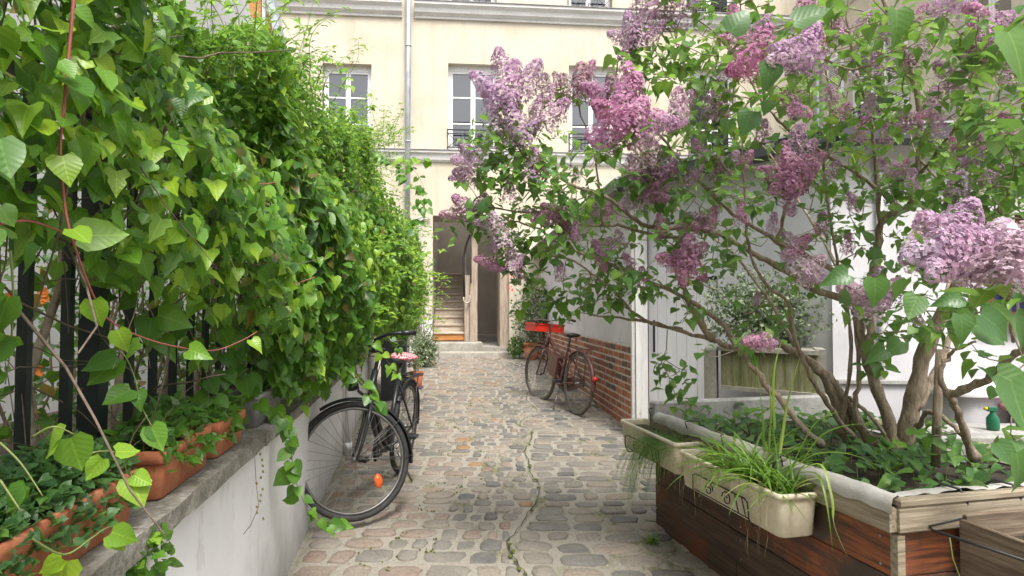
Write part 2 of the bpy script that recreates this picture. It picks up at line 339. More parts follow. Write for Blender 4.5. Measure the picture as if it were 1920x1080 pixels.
# cobble + mortar + brick
cobm, t, b = newmat('cobble_granite')
at = N(t, 'ShaderNodeAttribute'); at.attribute_name = 'tint'
r = ramp(t, at.outputs['Fac'], [(0.0, (0.08, 0.082, 0.083)), (0.25, (0.145, 0.138, 0.125)), (0.5, (0.205, 0.18, 0.15)), (0.72, (0.255, 0.21, 0.165)), (0.86, (0.20, 0.145, 0.118)), (1.0, (0.26, 0.15, 0.07))])
f = noise(t, 55, 8, 0.75, coord='World'); r2 = ramp(t, f, [(0.28, (0.42, 0.41, 0.40)), (0.5, (1, 1, 1)), (0.72, (1.5, 1.47, 1.42))])
c = mixc(t, 1.0, r.outputs[0], r2.outputs[0], 'MULTIPLY')
f3 = noise(t, 3, 6, 0.6, coord='World'); r3 = ramp(t, f3, [(0.4, (0, 0, 0)), (0.68, (0.55, 0.55, 0.55))]); c = mixc(t, r3.outputs[0], c, (0.29, 0.26, 0.21))
t.links.new(c, b.inputs['Base Color']); b.inputs['Roughness'].default_value = 0.72; bump(t, b, f, 0.6, 0.006)
mortm, t, b = newmat('sandy_mortar')
f = noise(t, 70, 8, 0.8, coord='World'); r = ramp(t, f, [(0.28, (0.15, 0.135, 0.11)), (0.45, (0.28, 0.255, 0.21)), (0.72, (0.41, 0.38, 0.32))])
g = noise(t, 2.3, 7, 0.75, coord='World', stretch=(1.6, 0.6, 1)); rg = ramp(t, g, [(0.52, (0, 0, 0)), (0.62, (0.85, 0.85, 0.85))])
g2 = noise(t, 40, 5, 0.7, coord='World'); rr = ramp(t, g2, [(0.3, (0.06, 0.07, 0.02)), (0.7, (0.17, 0.16, 0.05))])
c = mixc(t, rg.outputs[0], r.outputs[0], rr.outputs[0])
t.links.new(c, b.inputs['Base Color']); b.inputs['Roughness'].default_value = 0.95; bump(t, b, f, 0.9, 0.008)
crackm = nm('mossy_crack', [(0.35, (0.02, 0.02, 0.014)), (0.58, (0.045, 0.042, 0.025)), (0.72, (0.08, 0.09, 0.03))], 9, 1.0, 0.8, 0.01)
brickm, t, b = newmat('old_brick')
oi = t.nodes.new('ShaderNodeObjectInfo'); r = ramp(t, oi.outputs['Random'], [(0.0, (0.10, 0.075, 0.06)), (0.22, (0.2, 0.085, 0.05)), (0.55, (0.36, 0.12, 0.06)), (0.85, (0.44, 0.17, 0.085)), (1.0, (0.3, 0.13, 0.09))])
f = noise(t, 26, 7, 0.7, coord='World'); r2 = ramp(t, f, [(0.3, (0.5, 0.5, 0.5)), (0.65, (1.15, 1.15, 1.15)), (0.8, (1.7, 1.8, 1.8))]); c = mixc(t, 1.0, r.outputs[0], r2.outputs[0], 'MULTIPLY')
t.links.new(c, b.inputs['Base Color']); b.inputs['Roughness'].default_value = 0.9; bump(t, b, f, 0.6, 0.008)
brickmort = nm('brick_mortar', [(0.3, (0.36, 0.31, 0.26)), (0.7, (0.56, 0.5, 0.43))], 14, 0.95, 0.6, 0.008)
groundm = nm('courtyard_earth', [(0.3, (0.16, 0.14, 0.11)), (0.7, (0.3, 0.27, 0.22))], 3, 0.95, 0.5, 0.01)

# ------------------------------------------------------------ shared directions
A5 = R(5.0)
fe = Vector((math.cos(A5), math.sin(A5), 0)); fn = Vector((math.sin(A5), -math.cos(A5), 0))  # facade along / towards camera
FO = Vector((-2.15, 12.7, 0))
def FU(px, py):
    "pixel on the facade plane -> (along, height)"
    a = P(px, py, 1.0) - cam.location; t_ = (FO - Vector((0, 0, 0))).dot(fn) / a.dot(fn)
    p = cam.location + a * t_; return (p - FO).dot(fe), p.z
def wx(y): return -0.6565 - 0.15 * y            # left wall, path side face
def bx(y): return 1.175 - 0.0875 * (y - 5.92)   # right wall, path side face

# ------------------------------------------------------------ ground and path
g = MB(); g.quad((-60, -60, -0.35), (60, -60, -0.35), (60, 60, -0.35), (-60, 60, -0.35)); tag(g.build('ground', groundm), kind='structure')
ND, NX = 60, 2
bed = MB()
ya, yb = -1.0, 12.75
bed.add([(-2.6, ya, gz(ya)), (6.5, ya, gz(ya)), (6.5, 4.6, gz(4.6)), (6.5, yb, gz(yb)), (-3.6, yb, gz(yb))], [(0, 1, 2, 3, 4)])
path = bed.build('path', mortm); tag(path, kind='structure')
# edging earth inside the left wall is its own ground
# crack line down the path
CR = [P(1001, 692, 12.0), P(1001, 720, 9), P(985, 750, 7.6), P(1012, 775, 6.9), P(962, 800, 6.3), P(1003, 818, 6.0), P(985, 850, 5.4), P(996, 885, 4.75), P(1012, 912, 4.4), P(1005, 950, 3.95), P(985, 968, 3.8), P(965, 1000, 3.5), P(952, 1020, 3.35), P(965, 1050, 3.15), P(985, 1080, 3.0), P(990, 1150, 2.7)]
CR = [(p.x, p.y) for p in CR]
for i, (x, y) in enumerate(CR):   # snap to ground for their px
    pass
crp = []
for (px, py) in [(1000, 676), (1003, 692), (998, 720), (985, 750), (1008, 772), (968, 798), (1000, 812), (985, 850), (994, 885), (1012, 915), (1006, 950), (988, 970), (965, 1002), (950, 1022), (962, 1048), (985, 1082), (1000, 1180)]:
    v = P(px, py, 1.0) - Vector((0, 0, CAMZ))
    # CAMZ + v.z*t = 0.036*(t*v.y-3.7)
    t_ = (CAMZ + 0.036 * 3.7) / (0.036 * v.y - v.z); crp.append((v.x * t_, v.y * t_))
crp.sort(key=lambda a: a[1])
CY = np.array([a[1] for a in crp]); CX = np.array([a[0] for a in crp])
def crackx(y): return float(np.interp(y, CY, CX))
cm = MB()
ys = np.linspace(CY[0], CY[-1], 260); random.seed(3)
L_ = []; 
for y in ys:
    x = crackx(y) + 0.006 * math.asin(math.sin(y * 9)) + .004 * math.sin(y * 43) + random.uniform(-.007, .007); w = random.uniform(0.0015, 0.0045) * (1.5 if random.random() < .12 else 1)
    L_.append(((x - w, y, gz(y) + .017), (x + w, y, gz(y) + .017)))
for i in range(len(L_) - 1): cm.quad(L_[i][0], L_[i][1], L_[i+1][1], L_[i+1][0])
tag(cm.build('crack', crackm, path))

def stone_geo(cx, cy, w, l, h, rnd, n=12):
    "irregular rounded set stone; returns verts, faces (quads+tri as quads)"
    ex = rnd.uniform(2.9, 6.0); pts = []
    rot = rnd.uniform(-.06, .06); sk = rnd.uniform(-.10, .10)
    for k in range(n):
        a = 2 * math.pi * (k + 0.5) / n
        c, s = math.cos(a), math.sin(a)
        rr = (abs(c) ** ex + abs(s) ** ex) ** (-1 / ex) * rnd.uniform(0.86, 1.06)
        x = rr * c * w / 2; y = rr * s * l / 2; x += sk * y
        pts.append((x * math.cos(rot) - y * math.sin(rot), x * math.sin(rot) + y * math.cos(rot)))
    vs = []
    tx, ty = rnd.uniform(-.03, .03), rnd.uniform(-.03, .03)
    for sc, z in ((1.0, -0.02), (0.985, h * 0.5), (0.93, h * 0.95)):
        for x, y in pts:
            z += rnd.uniform(-.0012, .0012)
            vs.append((cx + x * sc, cy + y * sc, gz(cy + y * sc) + z + x * tx + y * ty))
    for x, y in pts: vs.append((cx + x * .45, cy + y * .45, gz(cy) + h + x * .45 * tx))
    fs = []
    for r_ in range(3):
        for k in range(n):
            k2 = (k + 1) % n; fs.append((r_*n+k, r_*n+k2, (r_+1)*n+k2, (r_+1)*n+k))
    fs.append(tuple(3*n + k for k in range(n)))
    return vs, fs
rnd = random.Random(11)
stones = []
y = 2.35
while y < 12.35:
    base = 0.165 if y < 3.8 else 0.125
    l = base * rnd.uniform(.85, 1.2)
    yc = y + l / 2; xl = wx(yc) - 0.0; xr = min(bx(yc), 3.5) if yc > 5.9 else (1.0 if yc > 2.6 else .95) + 0.12
    if yc > 4.0 and yc <= 5.9: xr = 1.175 + (5.92 - yc) * .69
    segs = [(xl + .02, crackx(yc) - .012), (crackx(yc) + .012, xr)]
    for si, (a, b_) in enumerate(segs):
        x = a + rnd.uniform(0, .02)
        while x < b_ - 0.05:
            mid = abs(x - crackx(yc) + .25)
            wbase = 0.125 if (mid < .32 and y > 3.4) else 0.19
            if si == 1: wbase = 0.215
            w = wbase * rnd.uniform(.62, 1.38)
            if x + w > b_: w = b_ - x
            if w > .06:
                gap = rnd.uniform(.018, .040)
                wave = 0.03 * math.sin(x * 2.1 + y) + rnd.uniform(-.01, .01)
                ll = l * rnd.uniform(.86, 1.02)
                dk = rnd.random()
                if mid < .32: tv = rnd.choice([rnd.uniform(0, .35), rnd.uniform(.1, .5), rnd.uniform(.2, .88)])
                elif si == 0: tv = rnd.choice([rnd.uniform(.25, .8), rnd.uniform(.3, .7), rnd.uniform(.7, .92), rnd.uniform(.1,.4)])
                else: tv = rnd.choice([rnd.uniform(.3, .7), rnd.uniform(.35, .75), rnd.uniform(.0, .3)])
                if dk < .015: tv = 1.0
                sunk = rnd.random()
                h = rnd.uniform(.006, .014) if sunk > .25 else rnd.uniform(.003, .006)
                stones.append((x + w / 2, yc + wave, max(w - gap, .045), ll - rnd.uniform(.010, .030), h, tv))
            x += w
    y += l
stones.sort(key=lambda s_: s_[1])
def stone_obj(sts, name):
    V = []; Fs = []; T = []
    for s_ in sts:
        vs, fs = stone_geo(*s_[:5], rnd); b0 = len(V); V += vs; Fs += [tuple(i + b0 for i in f_) for f_ in fs]; T += [s_[5]] * len(vs)
    me = bpy.data.meshes.new(name); me.from_pydata(V, [], Fs); me.polygons.foreach_set('use_smooth', [True] * len(Fs))
    a = me.attributes.new('tint', 'FLOAT', 'POINT'); a.data.foreach_set('value', T); me.materials.append(cobm)
    return link(name, me, path)
for s_ in stones[:300]: stone_obj([s_], 'cobblestone')
tag(stone_obj(stones[300:], 'cobblestone_paving'), kind='stuff')

# ------------------------------------------------------------ left garden wall, coping
lw = thing('garden_wall', 'low white rendered garden wall under the climber with rough stone coping', 'wall')
m = MB(); y0, y1 = 0.2, 9.2
top = 0.75
def wallslab(m, off0, off1, y0, y1, z0, z1, seg=1, jit=0):
    pts = []
    for i in range(seg + 1):
        y = y0 + (y1 - y0) * i / seg
        pts.append([(wx(y) + off1 + random.uniform(-jit, jit), y, z0 if z0 is not None else gz(y) - .1), (wx(y) + off1 + random.uniform(-jit, jit), y, z1 + random.uniform(-jit, jit)), (wx(y) + off0, y, z1), (wx(y) + off0, y, z0 if z0 is not None else gz(y) - .1)])
    vs = [p for q in pts for p in q]; fs = []
    for i in range(seg):
        for k in range(4): k2 = (k + 1) % 4; fs.append((i*4+k, i*4+k2, i*4+4+k2, i*4+4+k))
    fs.append((3, 2, 1, 0)); fs.append(tuple(seg*4 + k for k in range(4))); m.add(vs, fs)
wallslab(m, -0.42, 0.0, 0.2, 9.2, None, top); m.build('wall', white, lw)
cuts = [0.15, 1.42, 2.5, 3.6, 4.7, 5.9, 7.2, 9.3]
for i in range(len(cuts) - 1):
    m = MB(); random.seed(i); wallslab(m, -0.45, 0.035, cuts[i] + .004, cuts[i+1] - .004, top + .002, top + .055, 14, .004); m.build('coping_stone', stone_c, lw)

# fence on the wall
fo = -0.25
fence = thing('metal_fence', 'dark green metal bar fence standing on the white garden wall', 'fence')
def fbar(y, hw, z1, name, z0=top + .056):
    m = MB(); m.box(-hw, hw, -hw, hw, z0, z1, Matrix.Translation((wx(y) + fo, y, 0)) @ Matrix.Rotation(R(8.5), 4, 'Z')); m.build(name, fencem, fence)
y = 0.86
posts = [1.71, 3.45, 5.2, 6.95, 8.7]
for k in range(47):
    yy = 0.90 + k * 0.17
    if min(abs(yy - p) for p in posts) < 0.06: continue
    fbar(yy, 0.011, 1.92, 'fence_bar')
for p_ in posts: fbar(p_, 0.027, 2.05, 'fence_post')
for z in (0.93, 1.85):
    m = MB(); a = Vector((wx(.3) + fo, .3, z)); b_ = Vector((wx(9) + fo, 9, z)); d_ = (b_ - a).normalized(); n_ = Vector((d_.y, -d_.x, 0)) * .008
    m.extr([a - n_ - Vector((0, 0, .018)), a + n_ - Vector((0, 0, .018)), a + n_ + Vector((0, 0, .018)), a - n_ + Vector((0, 0, .018))], b_ - a); m.build('fence_rail', fencem, fence)
# garden soil strip behind the wall
m = MB(); m.quad((wx(-1) - 4.5, -1, .6), (wx(-1) - .43, -1, .6), (wx(9.3) - .43, 9.3, .6), (wx(9.3) - 3.5, 9.3, .6)); tag(m.build('garden_bed', soil), kind='structure')

# ------------------------------------------------------------ main building (facade)
bld = thing('apartment_building', 'cream plastered apartment house with white windows closing the end of the alley', 'building')
def fp(u, w, out=0.0): p = FO + fe * u + fn * out; p.z = w; return p
FM = Matrix.Translation(FO) @ Matrix(((fe.x, -fn.x, 0, 0), (fe.y, -fn.y, 0, 0), (0, 0, 1, 0), (0, 0, 0, 1)))  # local x=along, y=into wall, z=up
def plane_wall(m, u0, u1, w0, w1, holes, place, depth):
    us = sorted({u0, u1} | {h[0] for h in holes} | {h[1] for h in holes}); ws = sorted({w0, w1} | {h[2] for h in holes} | {h[3] for h in holes})
    us = [u for u in us if u0 <= u <= u1]; ws = [w for w in ws if w0 <= w <= w1]
    for i in range(len(us) - 1):
        for j in range(len(ws) - 1):
            cu, cw = (us[i] + us[i+1]) / 2, (ws[j] + ws[j+1]) / 2
            if any(h[0] < cu < h[1] and h[2] < cw < h[3] for h in holes): continue
            m.quad(place(us[i], ws[j], 0), place(us[i+1], ws[j], 0), place(us[i+1], ws[j+1], 0), place(us[i], ws[j+1], 0))
    for a, b_, c_, d_ in holes:
        for (p1, p2) in (((a, c_), (b_, c_)), ((b_, c_), (b_, d_)), ((b_, d_), (a, d_)), ((a, d_), (a, c_))):
            m.quad(place(p1[0], p1[1], 0), place(p2[0], p2[1], 0), place(p2[0], p2[1], -depth), place(p1[0], p1[1], -depth))
def rect(px0, px1, py0, py1):
    u0, _ = FU(px0, (py0 + py1) / 2); u1, _ = FU(px1, (py0 + py1) / 2); _, w1 = FU((px0 + px1) / 2, py0); _, w0 = FU((px0 + px1) / 2, py1); return [u0, u1, w0, w1]
mid = [rect(604, 696, 119, 283), rect(840, 934, 120, 283), rect(1067, 1154, 124, 290), rect(1291, 1380, 129, 297)]
h_ = mid[1][3] - mid[1][2]
upw = []
for px0, px1, pb in ((603, 700, 12), (838, 930, 17), (1065, 1146, 27), (1290, 1378, 34)):
    r_ = rect(px0, px1, pb - 100, pb); r_[3] = r_[2] + h_; upw.append(r_)
door = rect(811, 955, 405, 668); door[2] = 0.30
wallh = 11.0
m = MB(); u_l, u_r = -6.5, FU(1530, 300)[0]
plane_wall(m, u_l, u_r, -0.2, wallh, mid + upw + [door], lambda u, w, o: fp(u, w, o), 0.26)
m.build('wall', cream, bld)
# lower wall plinth paint by the door (white)
lw_ = rect(783, 811, 600, 668)
m = MB(); m.box(lw_[0] - .3, lw_[1] - .004, -.02, .0, .2, lw_[3], FM); m.build('plinth', white, bld)
# string course and cornice
_, zs = FU(960, 290)
m = MB()
m.extr([fp(u_l, zs + .03, .0), fp(u_l, zs + .03, .13), fp(u_l, zs - .02, .13), fp(u_l, zs - .05, .09), fp(u_l, zs - .16, .07), fp(u_l, zs - .2, .03), fp(u_l, zs - .2, 0)], fe * (u_r - u_l)); m.build('string_course', trimw, bld)
m = MB(); m.box(u_l, u_r, -.15, -.0, zs + .032, zs + .045, FM); m.build('ledge_flashing', greyledge, bld)
_, zc = FU(960, 20)
up_, _ = FU(766, 20)
for (a, b_) in ((u_l, up_ - .13), (up_ + .13, u_r)):
    m = MB()
    m.extr([fp(a, zc + .04, 0), fp(a, zc + .04, .2), fp(a, zc - .02, .2), fp(a, zc - .08, .14), fp(a, zc - .16, .12), fp(a, zc - .22, .05), fp(a, zc - .26, .05), fp(a, zc - .26, 0)], fe * (b_ - a)); m.build('cornice', trimw, bld)
    m = MB(); m.box(a, b_, -.22, 0, zc + .042, zc + .055, FM); m.build('ledge_flashing', greyledge, bld)

def window(parent, u0, u1, w0, w1, M, open_curtain=False, rows=3):
    d0 = 0.16
    fr = MB(); t_ = .05
    um = (u0 + u1) / 2
    for a, b_, c_, e_ in ((u0, u0 + t_, w0, w1), (u1 - t_, u1, w0, w1), (u0 + t_, u1 - t_, w1 - .11, w1), (u0 + t_, u1 - t_, w0, w0 + .06)):
        fr.box(a, b_, d0, d0 + .06, c_, e_, M)
    win = fr.build('window', whitepaint, parent)
    s = MB()
    for (a, b_) in ((u0 + t_ + .003, um - .004), (um + .004, u1 - t_ - .003)):
        z0, z1 = w0 + .063, w1 - .113; q = .045
        for c_ in ((a, a + q, z0, z1), (b_ - q, b_, z0, z1), (a + q, b_ - q, z1 - q, z1), (a + q, b_ - q, z0, z0 + q * 1.5)): s.box(c_[0], c_[1], d0 + .008, d0 + .05, c_[2], c_[3], M)
        for k in range(1, rows):
            zz = z0 + (z1 - z0) * k / rows; s.box(a + q, b_ - q, d0 + .012, d0 + .045, zz - .015, zz + .015, M)
    s.build('sash', whitepaint, win)
    for (a, b_) in ((u0 + t_ + .048, um - .049), (um + .049, u1 - t_ - .048)):
        for k in range(rows):
            z0, z1 = w0 + .13, w1 - .158; za = z0 + (z1 - z0) * k / rows + .016; zb = z0 + (z1 - z0) * (k + 1) / rows - .016
            p_ = MB(); p_.box(a, b_, d0 + .025, d0 + .032, za, zb, M); p_.build('pane', glass, win)
    return win
def railing(parent, u0, u1, z0, h, M, out=-.03):
    r_ = MB(); n = max(2, int((u1 - u0) / .28))
    r_.box(u0 - .02, u1 + .02, out - .012, out + .012, z0 + h, z0 + h + .025, M); r_.box(u0 - .02, u1 + .02, out - .01, out + .01, z0 + h * .82, z0 + h * .82 + .015, M); r_.box(u0 - .02, u1 + .02, out - .01, out + .01, z0 + .05, z0 + .07, M)
    for k in range(n + 1):
        x = u0 + (u1 - u0) * k / n; r_.box(x - .007, x + .007, out - .008, out + .008, z0, z0 + h, M)
        if k < n:
            x2 = u0 + (u1 - u0) * (k + 1) / n; xm = (x + x2) / 2
            r_.tube([(x, out, z0 + .06), (x2, out, z0 + h * .82)], .006, 5, M=M); r_.tube([(x2, out, z0 + .06), (x, out, z0 + h * .82)], .006, 5, M=M)
            r_.tube([(xm + .04 * math.cos(a_), out, z0 + h * .45 + .04 * math.sin(a_)) for a_ in [i * math.pi / 4 for i in range(8)]], .005, 5, M=M, closed=True)
    return r_.build('balcony_rail', iron, parent)
for r_ in mid + upw:
    window(bld, *r_, FM); railing(bld, r_[0], r_[1], r_[2], .42, FM)
# dark rooms behind
for r_ in mid + upw:
    m = MB(); m.box(r_[0] - .1, r_[1] + .1, .5, .52, r_[2] - .1, r_[3] + .1, FM); m.build('room_back', curtain, bld)

# door passage and stairs
dd = 3.6; du0, du1, dz0, dz1 = door
ud = lambda px: FU(px, 560)[0]
m = MB()
def iq(a, b_, c_, d_): m.quad(*[FM @ Vector(q) for q in (a, b_, c_, d_)])
iq((du0 - .01, .26, 0), (du0 - .01, dd, 0), (du0 - .01, dd, 3.9), (du0 - .01, .26, 3.9)); iq((du1 + .01, .26, 0), (du1 + .01, .26, 3.9), (du1 + .01, dd, 3.9), (du1 + .01, dd, 0))
iq((du0 - .01, dd, 0), (du1 + .01, dd, 0), (du1 + .01, dd, 3.9), (du0 - .01, dd, 3.9)); iq((du0 - .01, .2, dz1 - .01), (du0 - .01, .9, dz1 - .01), (du1 + .01, .9, dz1 - .01), (du1 + .01, .2, dz1 - .01)); iq((du0 - .01, .9, dz1 - .01), (du0 - .01, .9, 3.9), (du1 + .01, .9, 3.9), (du1 + .01, .9, dz1 - .01))  # ceiling stops short; the shaft open to the sky is added to brighten the passage
m.build('passage_wall', interior, bld)
us1 = ud(871); un1 = ud(896); 
for k in range(9):
    z0 = .62 + .0; z1 = .80 + k * .172
    m = MB(); m.box(du0 + .0, us1, .42 + k * .255, .42 + k * .255 + .30, z1 - .045, z1, FM, bev=.008); st = m.build('stair_tread', wstair, bld)
    m = MB(); m.box(du0, us1 - .003, .45 + k * .255, .47 + k * .255, z1 - .175, z1 - .046, FM); m.build('stair_riser', worange if k == 0 else wstair, bld)
# lower stone step before the stairs and threshold
m = MB(); m.box(du0 - .02, un1 + .1, .02, .44, .32, .60, FM, bev=.02); m.build('stone_step', limest, bld)
m = MB(); m.box(du0 - .04, du1 - .02, -.34, .019, .2, .42, FM, bev=.02); m.build('threshold', limest, bld)
m = MB(); m.box(un1 + .1, du1, .021, dd, .3, .5, FM); m.build('passage_floor', limest, bld)
m = MB(); m.box(un1, du1, 2.2, 2.55, .45, .66, FM, bev=.02); m.build('inner_step', limest, bld)
# newel panel and post
m = MB(); m.box(us1 + .003, us1 + .12, .36, .44, .6, 2.02, FM, bev=.006); m.build('newel_panel', wpost, bld)
m = MB(); m.box(us1 + .124, un1, .30, .46, .6, dz1 + .3, FM, bev=.006); m.build('partition_post', wpost, bld)
m = MB(); m.box(us1 + .003, us1 + .06, .46, 2.4, .6, 1.2, FM); m.extr([FM @ Vector((us1 + .004, .46, 1.0)), FM @ Vector((us1 + .004, 2.7, 2.4)), FM @ Vector((us1 + .004, 2.7, 2.75)), FM @ Vector((us1 + .004, .46, 1.9))], fe * .05); m.build('stair_string', wpost, bld)
m = MB(); pts = [FM @ Vector((us1 + .05 + .07 * math.sin(a_), .27, 1.52 - .10 * math.cos(a_))) for a_ in [math.pi * (-.6 + .12 * i) for i in range(12)]]; m.tube(pts, .016, 6); m.build('handrail_scroll', wstair, bld)
m = MB(); m.tube([FM @ Vector(q) for q in ((us1 + .0, .33, 1.55), (us1 - .01, .35, 2.0), (us1 - .02, .4, 2.4), (us1 + .04, .45, 2.7), (us1 + .12, .4, 2.9))], .022, 7); m.build('handrail', iron, bld)
m = MB(); m.tube([FM @ Vector(q) for q in ((us1 + .14, .27, 1.85), (us1 + .14, .27, 3.0))], .012, 6); m.build('rail_rod', iron, bld)
# right door jamb timber and partly open leaf
uj = ud(938)
m = MB(); m.box(uj, du1, .1, .2, .43, dz1, FM, bev=.005); m.build('door_jamb', wpost, bld)
m = MB(); m.box(uj - .012, uj + .03, .22, 1.0, .51, dz1 - .05, FM); m.build('open_door', wpost, bld)
# downpipes
pipe = thing('downpipe', 'tall grey zinc downpipe running down the cream facade', 'drainpipe')
upx, _ = FU(766, 150)
m = MB(); m.tube([fp(upx, wallh, .11), fp(upx, 1.5, .11)], .055, 12); m.build('pipe', zinc, pipe)
for py_ in (90, 268): 
    z_ = FU(766, py_)[1]; m = MB(); m.tube([fp(upx, z_ - .015, .11), fp(upx, z_ + .015, .11)], .068, 12); m.build('collar', zinc, pipe)
m = MB(); m.tube([fp(upx, 0.1, .11), fp(upx, 1.495, .11)], .06, 12); m.build('cast_foot', greyledge, pipe)
p2 = thing('gas_pipe', 'pair of thin painted pipes bending over beside the staircase doorway', 'pipe')
for k, px in enumerate((781, 787)):
    u_, zt = FU(px, 408 + k * 3); m = MB(); m.tube([fp(u_, .3, .06), fp(u_, zt - .1, .06), fp(u_ + .02, zt - .03, .06), fp(u_ + .08, zt, .06), fp(u_ + .27 - k * .05, zt, .06)], .02, 8); m.build('pipe', trimw, p2)

# ------------------------------------------------------------ right wing
wing = thing('side_wing', 'cream side wing with louvred shutter and arched dormer right of the alley', 'building')
WC = FO + fe * u_r
def wp(u, w, out=0.0): p = WC + fn * u - fe * out; p.z = w; return p     # u runs towards camera, out = towards alley
WM = Matrix(((fn.x, fe.x, 0, WC.x), (fn.y, fe.y, 0, WC.y), (0, 0, 1, 0), (0, 0, 0, 1)))
def WU(px, py):
    a = P(px, py, 1.0) - cam.location; t_ = (WC - Vector((0, 0, 0))).dot(fe) / a.dot(fe); p = cam.location + a * t_; return (p - WC).dot(fn), p.z
wu0, z1 = WU(1584, 100); wu1, z0 = WU(1662, 222)
wh = [wu0, wu1, z0, z0 + 1.75]
wh2 = [wu1 + 1.6, wu1 + 2.6, z0, z0 + 1.75]; wh3 = [wu0, wu1, z0 + 2.85, z0 + 4.4]
m = MB(); plane_wall(m, 0, 10, -.2, wallh, [wh, wh2, wh3], lambda u, w, o: wp(u, w, o), .26); m.build('wall', cream, wing)
for q in (wh, wh2, wh3):
    window(wing, *q, WM)
    m = MB(); m.box(q[0] - .05, q[1] + .05, -.1, 0, q[2] - .07, q[2] - .005, WM); m.build('sill', trimw, wing)
    m = MB(); m.box(q[0] - .1, q[1] + .1, .5, .52, q[2] - .1, q[3] + .1, WM); m.build('room_back', curtain, wing)
def shutter(parent, u0, u1, z0, z1, M, name='shutter'):
    m = MB(); t_ = .05
    for a in ((u0, u0 + t_, z0, z1), (u1 - t_, u1, z0, z1), (u0 + t_, u1 - t_, z1 - t_, z1), (u0 + t_, u1 - t_, z0, z0 + t_)): m.box(a[0], a[1], -.045, -.01, a[2], a[3], M)
    z = z0 + t_
    while z < z1 - t_ - .03:
        m.extr([M @ Vector((u0 + t_, -.044, z)), M @ Vector((u0 + t_, -.012, z + .03)), M @ Vector((u0 + t_, -.012, z + .04)), M @ Vector((u0 + t_, -.044, z + .01))], (M @ Vector((u1 - t_, 0, 0))) - (M @ Vector((u0 + t_, 0, 0)))); z += .045
    return m.build(name, whitepaint, parent)
shutter(wing, wh[0] - .55, wh[0] - .02, wh[2], wh[3], WM); shutter(wing, wh[1] + .02, wh[1] + .6, wh[2], wh[3], WM)
railing(wing, wh[0], wh[1], wh[2], .45, WM)
for zz, pr in ((zs, .1), (zc, .16)):
    m = MB(); m.extr([wp(0, zz, 0), wp(0, zz, pr), wp(0, zz - .06, pr), wp(0, zz - .2, .04), wp(0, zz - .2, 0)], fn * 10); m.build('string_course', trimw, wing)
m = MB(); m.tube([wp(.25, .3, .08), wp(.25, wallh, .08)], .045, 10); m.build('downpipe', zinc, wing)

# opposite house behind the camera (seen only in the window reflections)
opp = thing('opposite_building', 'pale house behind the viewer mirrored in the window panes', 'building')
m = MB(); m.box(-9, 10, -9, -8.5, -.3, 7.0); m.build('wall', cream, opp)
m = MB(); m.extr([Vector((-9.2, -8.4, 7)), Vector((-9.2, -9.4, 9.2)), Vector((-9.2, -10.4, 9.2)), Vector((-9.2, -11, 7))], (19.4, 0, 0)); m.build('roof', zincroof, opp)
for k in range(6):
    m = MB(); m.box(-7.5 + k * 2.8, -6.5 + k * 2.8, -8.499, -8.45, 4.2, 6.0); m.build('window', glass, opp)

# ------------------------------------------------------------ right low annexe: brick skirt, white walls, door, eaves
ann = thing('brick_annexe', 'low white annexe with red brick base and dark gutter right of the path', 'building')
EZ = 2.45
q1 = Vector((1.175, 5.92, 0)); q0 = Vector((bx(12.95), 12.95, 0)); q2 = Vector((2.265, 4.34, 0)); q3 = Vector((6.2, 4.02, 0))
def vwall(m, a, b_, z0, z1, th):
    d_ = (b_ - a).normalized(); n_ = Vector((-d_.y, d_.x, 0)) * th   # to the left of a->b
    pl = [a + Vector((0, 0, z0)), b_ + Vector((0, 0, z0)), b_ + n_ + Vector((0, 0, z0)), a + n_ + Vector((0, 0, z0))]; m.extr(pl, (0, 0, z1 - z0))
BT = 0.94
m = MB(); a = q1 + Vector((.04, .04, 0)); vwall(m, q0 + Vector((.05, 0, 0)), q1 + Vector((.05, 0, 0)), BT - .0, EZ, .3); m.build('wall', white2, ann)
m = MB(); vwall(m, q0 + Vector((-.002, 0, 0)), q1 + Vector((-.002, 0, 0)), -.2, BT - .002, .34); m.build('brick_backing', brickmort, ann)
# bricks
bd = (q0 - q1).normalized(); ang = math.atan2(bd.y, bd.x)
BME = []
for k in range(8):
    mm = MB(); random.seed(40 + k); L = .209; H = .058
    j = lambda: random.uniform(-.003, .003)
    mm.box(-L/2 + j(), L/2 + j(), -.004 + j() * .5, .05, -H/2 + j(), H/2 + j(), bev=.004)
    o_ = mm.build('brick', brickm); BME.append(o_.data); bpy.data.objects.remove(o_)
HME = []
for k in range(3):
    mm = MB(); mm.box(-.05, .05, -.008 + k * .002, .05, -.031, .031, bev=.004); o_ = mm.build('brick', brickm); HME.append(o_.data); bpy.data.objects.remove(o_)
random.seed(5); nb = 0; brs = []
for row in range(13):
    z = BT - .045 - row * .0745
    s = 0.0; off = (.11 if row % 2 else 0.0); s = .055 if row % 2 else .11
    if row % 2: brs.append((.053, z, 1, row)); s = .215 + .0
    while s < 6.9:
        p = q1 + bd * s
        if z > gz(p.y) - .02: brs.append((s, z, 0, row))
        s += .228
brs = [b_ for b_ in brs if b_[1] > gz((q1 + bd * b_[0]).y) - .03]
brs.sort(key=lambda b_: b_[0])
for (s, z, half, row) in brs[:300]:
    o_ = link('brick', random.choice(HME if half else BME), ann); p = q1 + bd * s
    o_.location = (p.x, p.y, z); o_.rotation_euler = (random.uniform(-.01, .01), random.uniform(-.012, .012), ang + math.pi)
    # local -y must face the path (-x side)
if len(brs) > 300:
    mm = MB()
    for (s, z, half, row) in brs[300:]:
        p = q1 + bd * s; mm.box(-.107, .107, -.008, .05, -.031, .031, Matrix.Translation((p.x, p.y, z)) @ Matrix.Rotation(ang + math.pi, 4, 'Z'))
    tag(mm.build('brickwork', brickm, ann), kind='stuff')
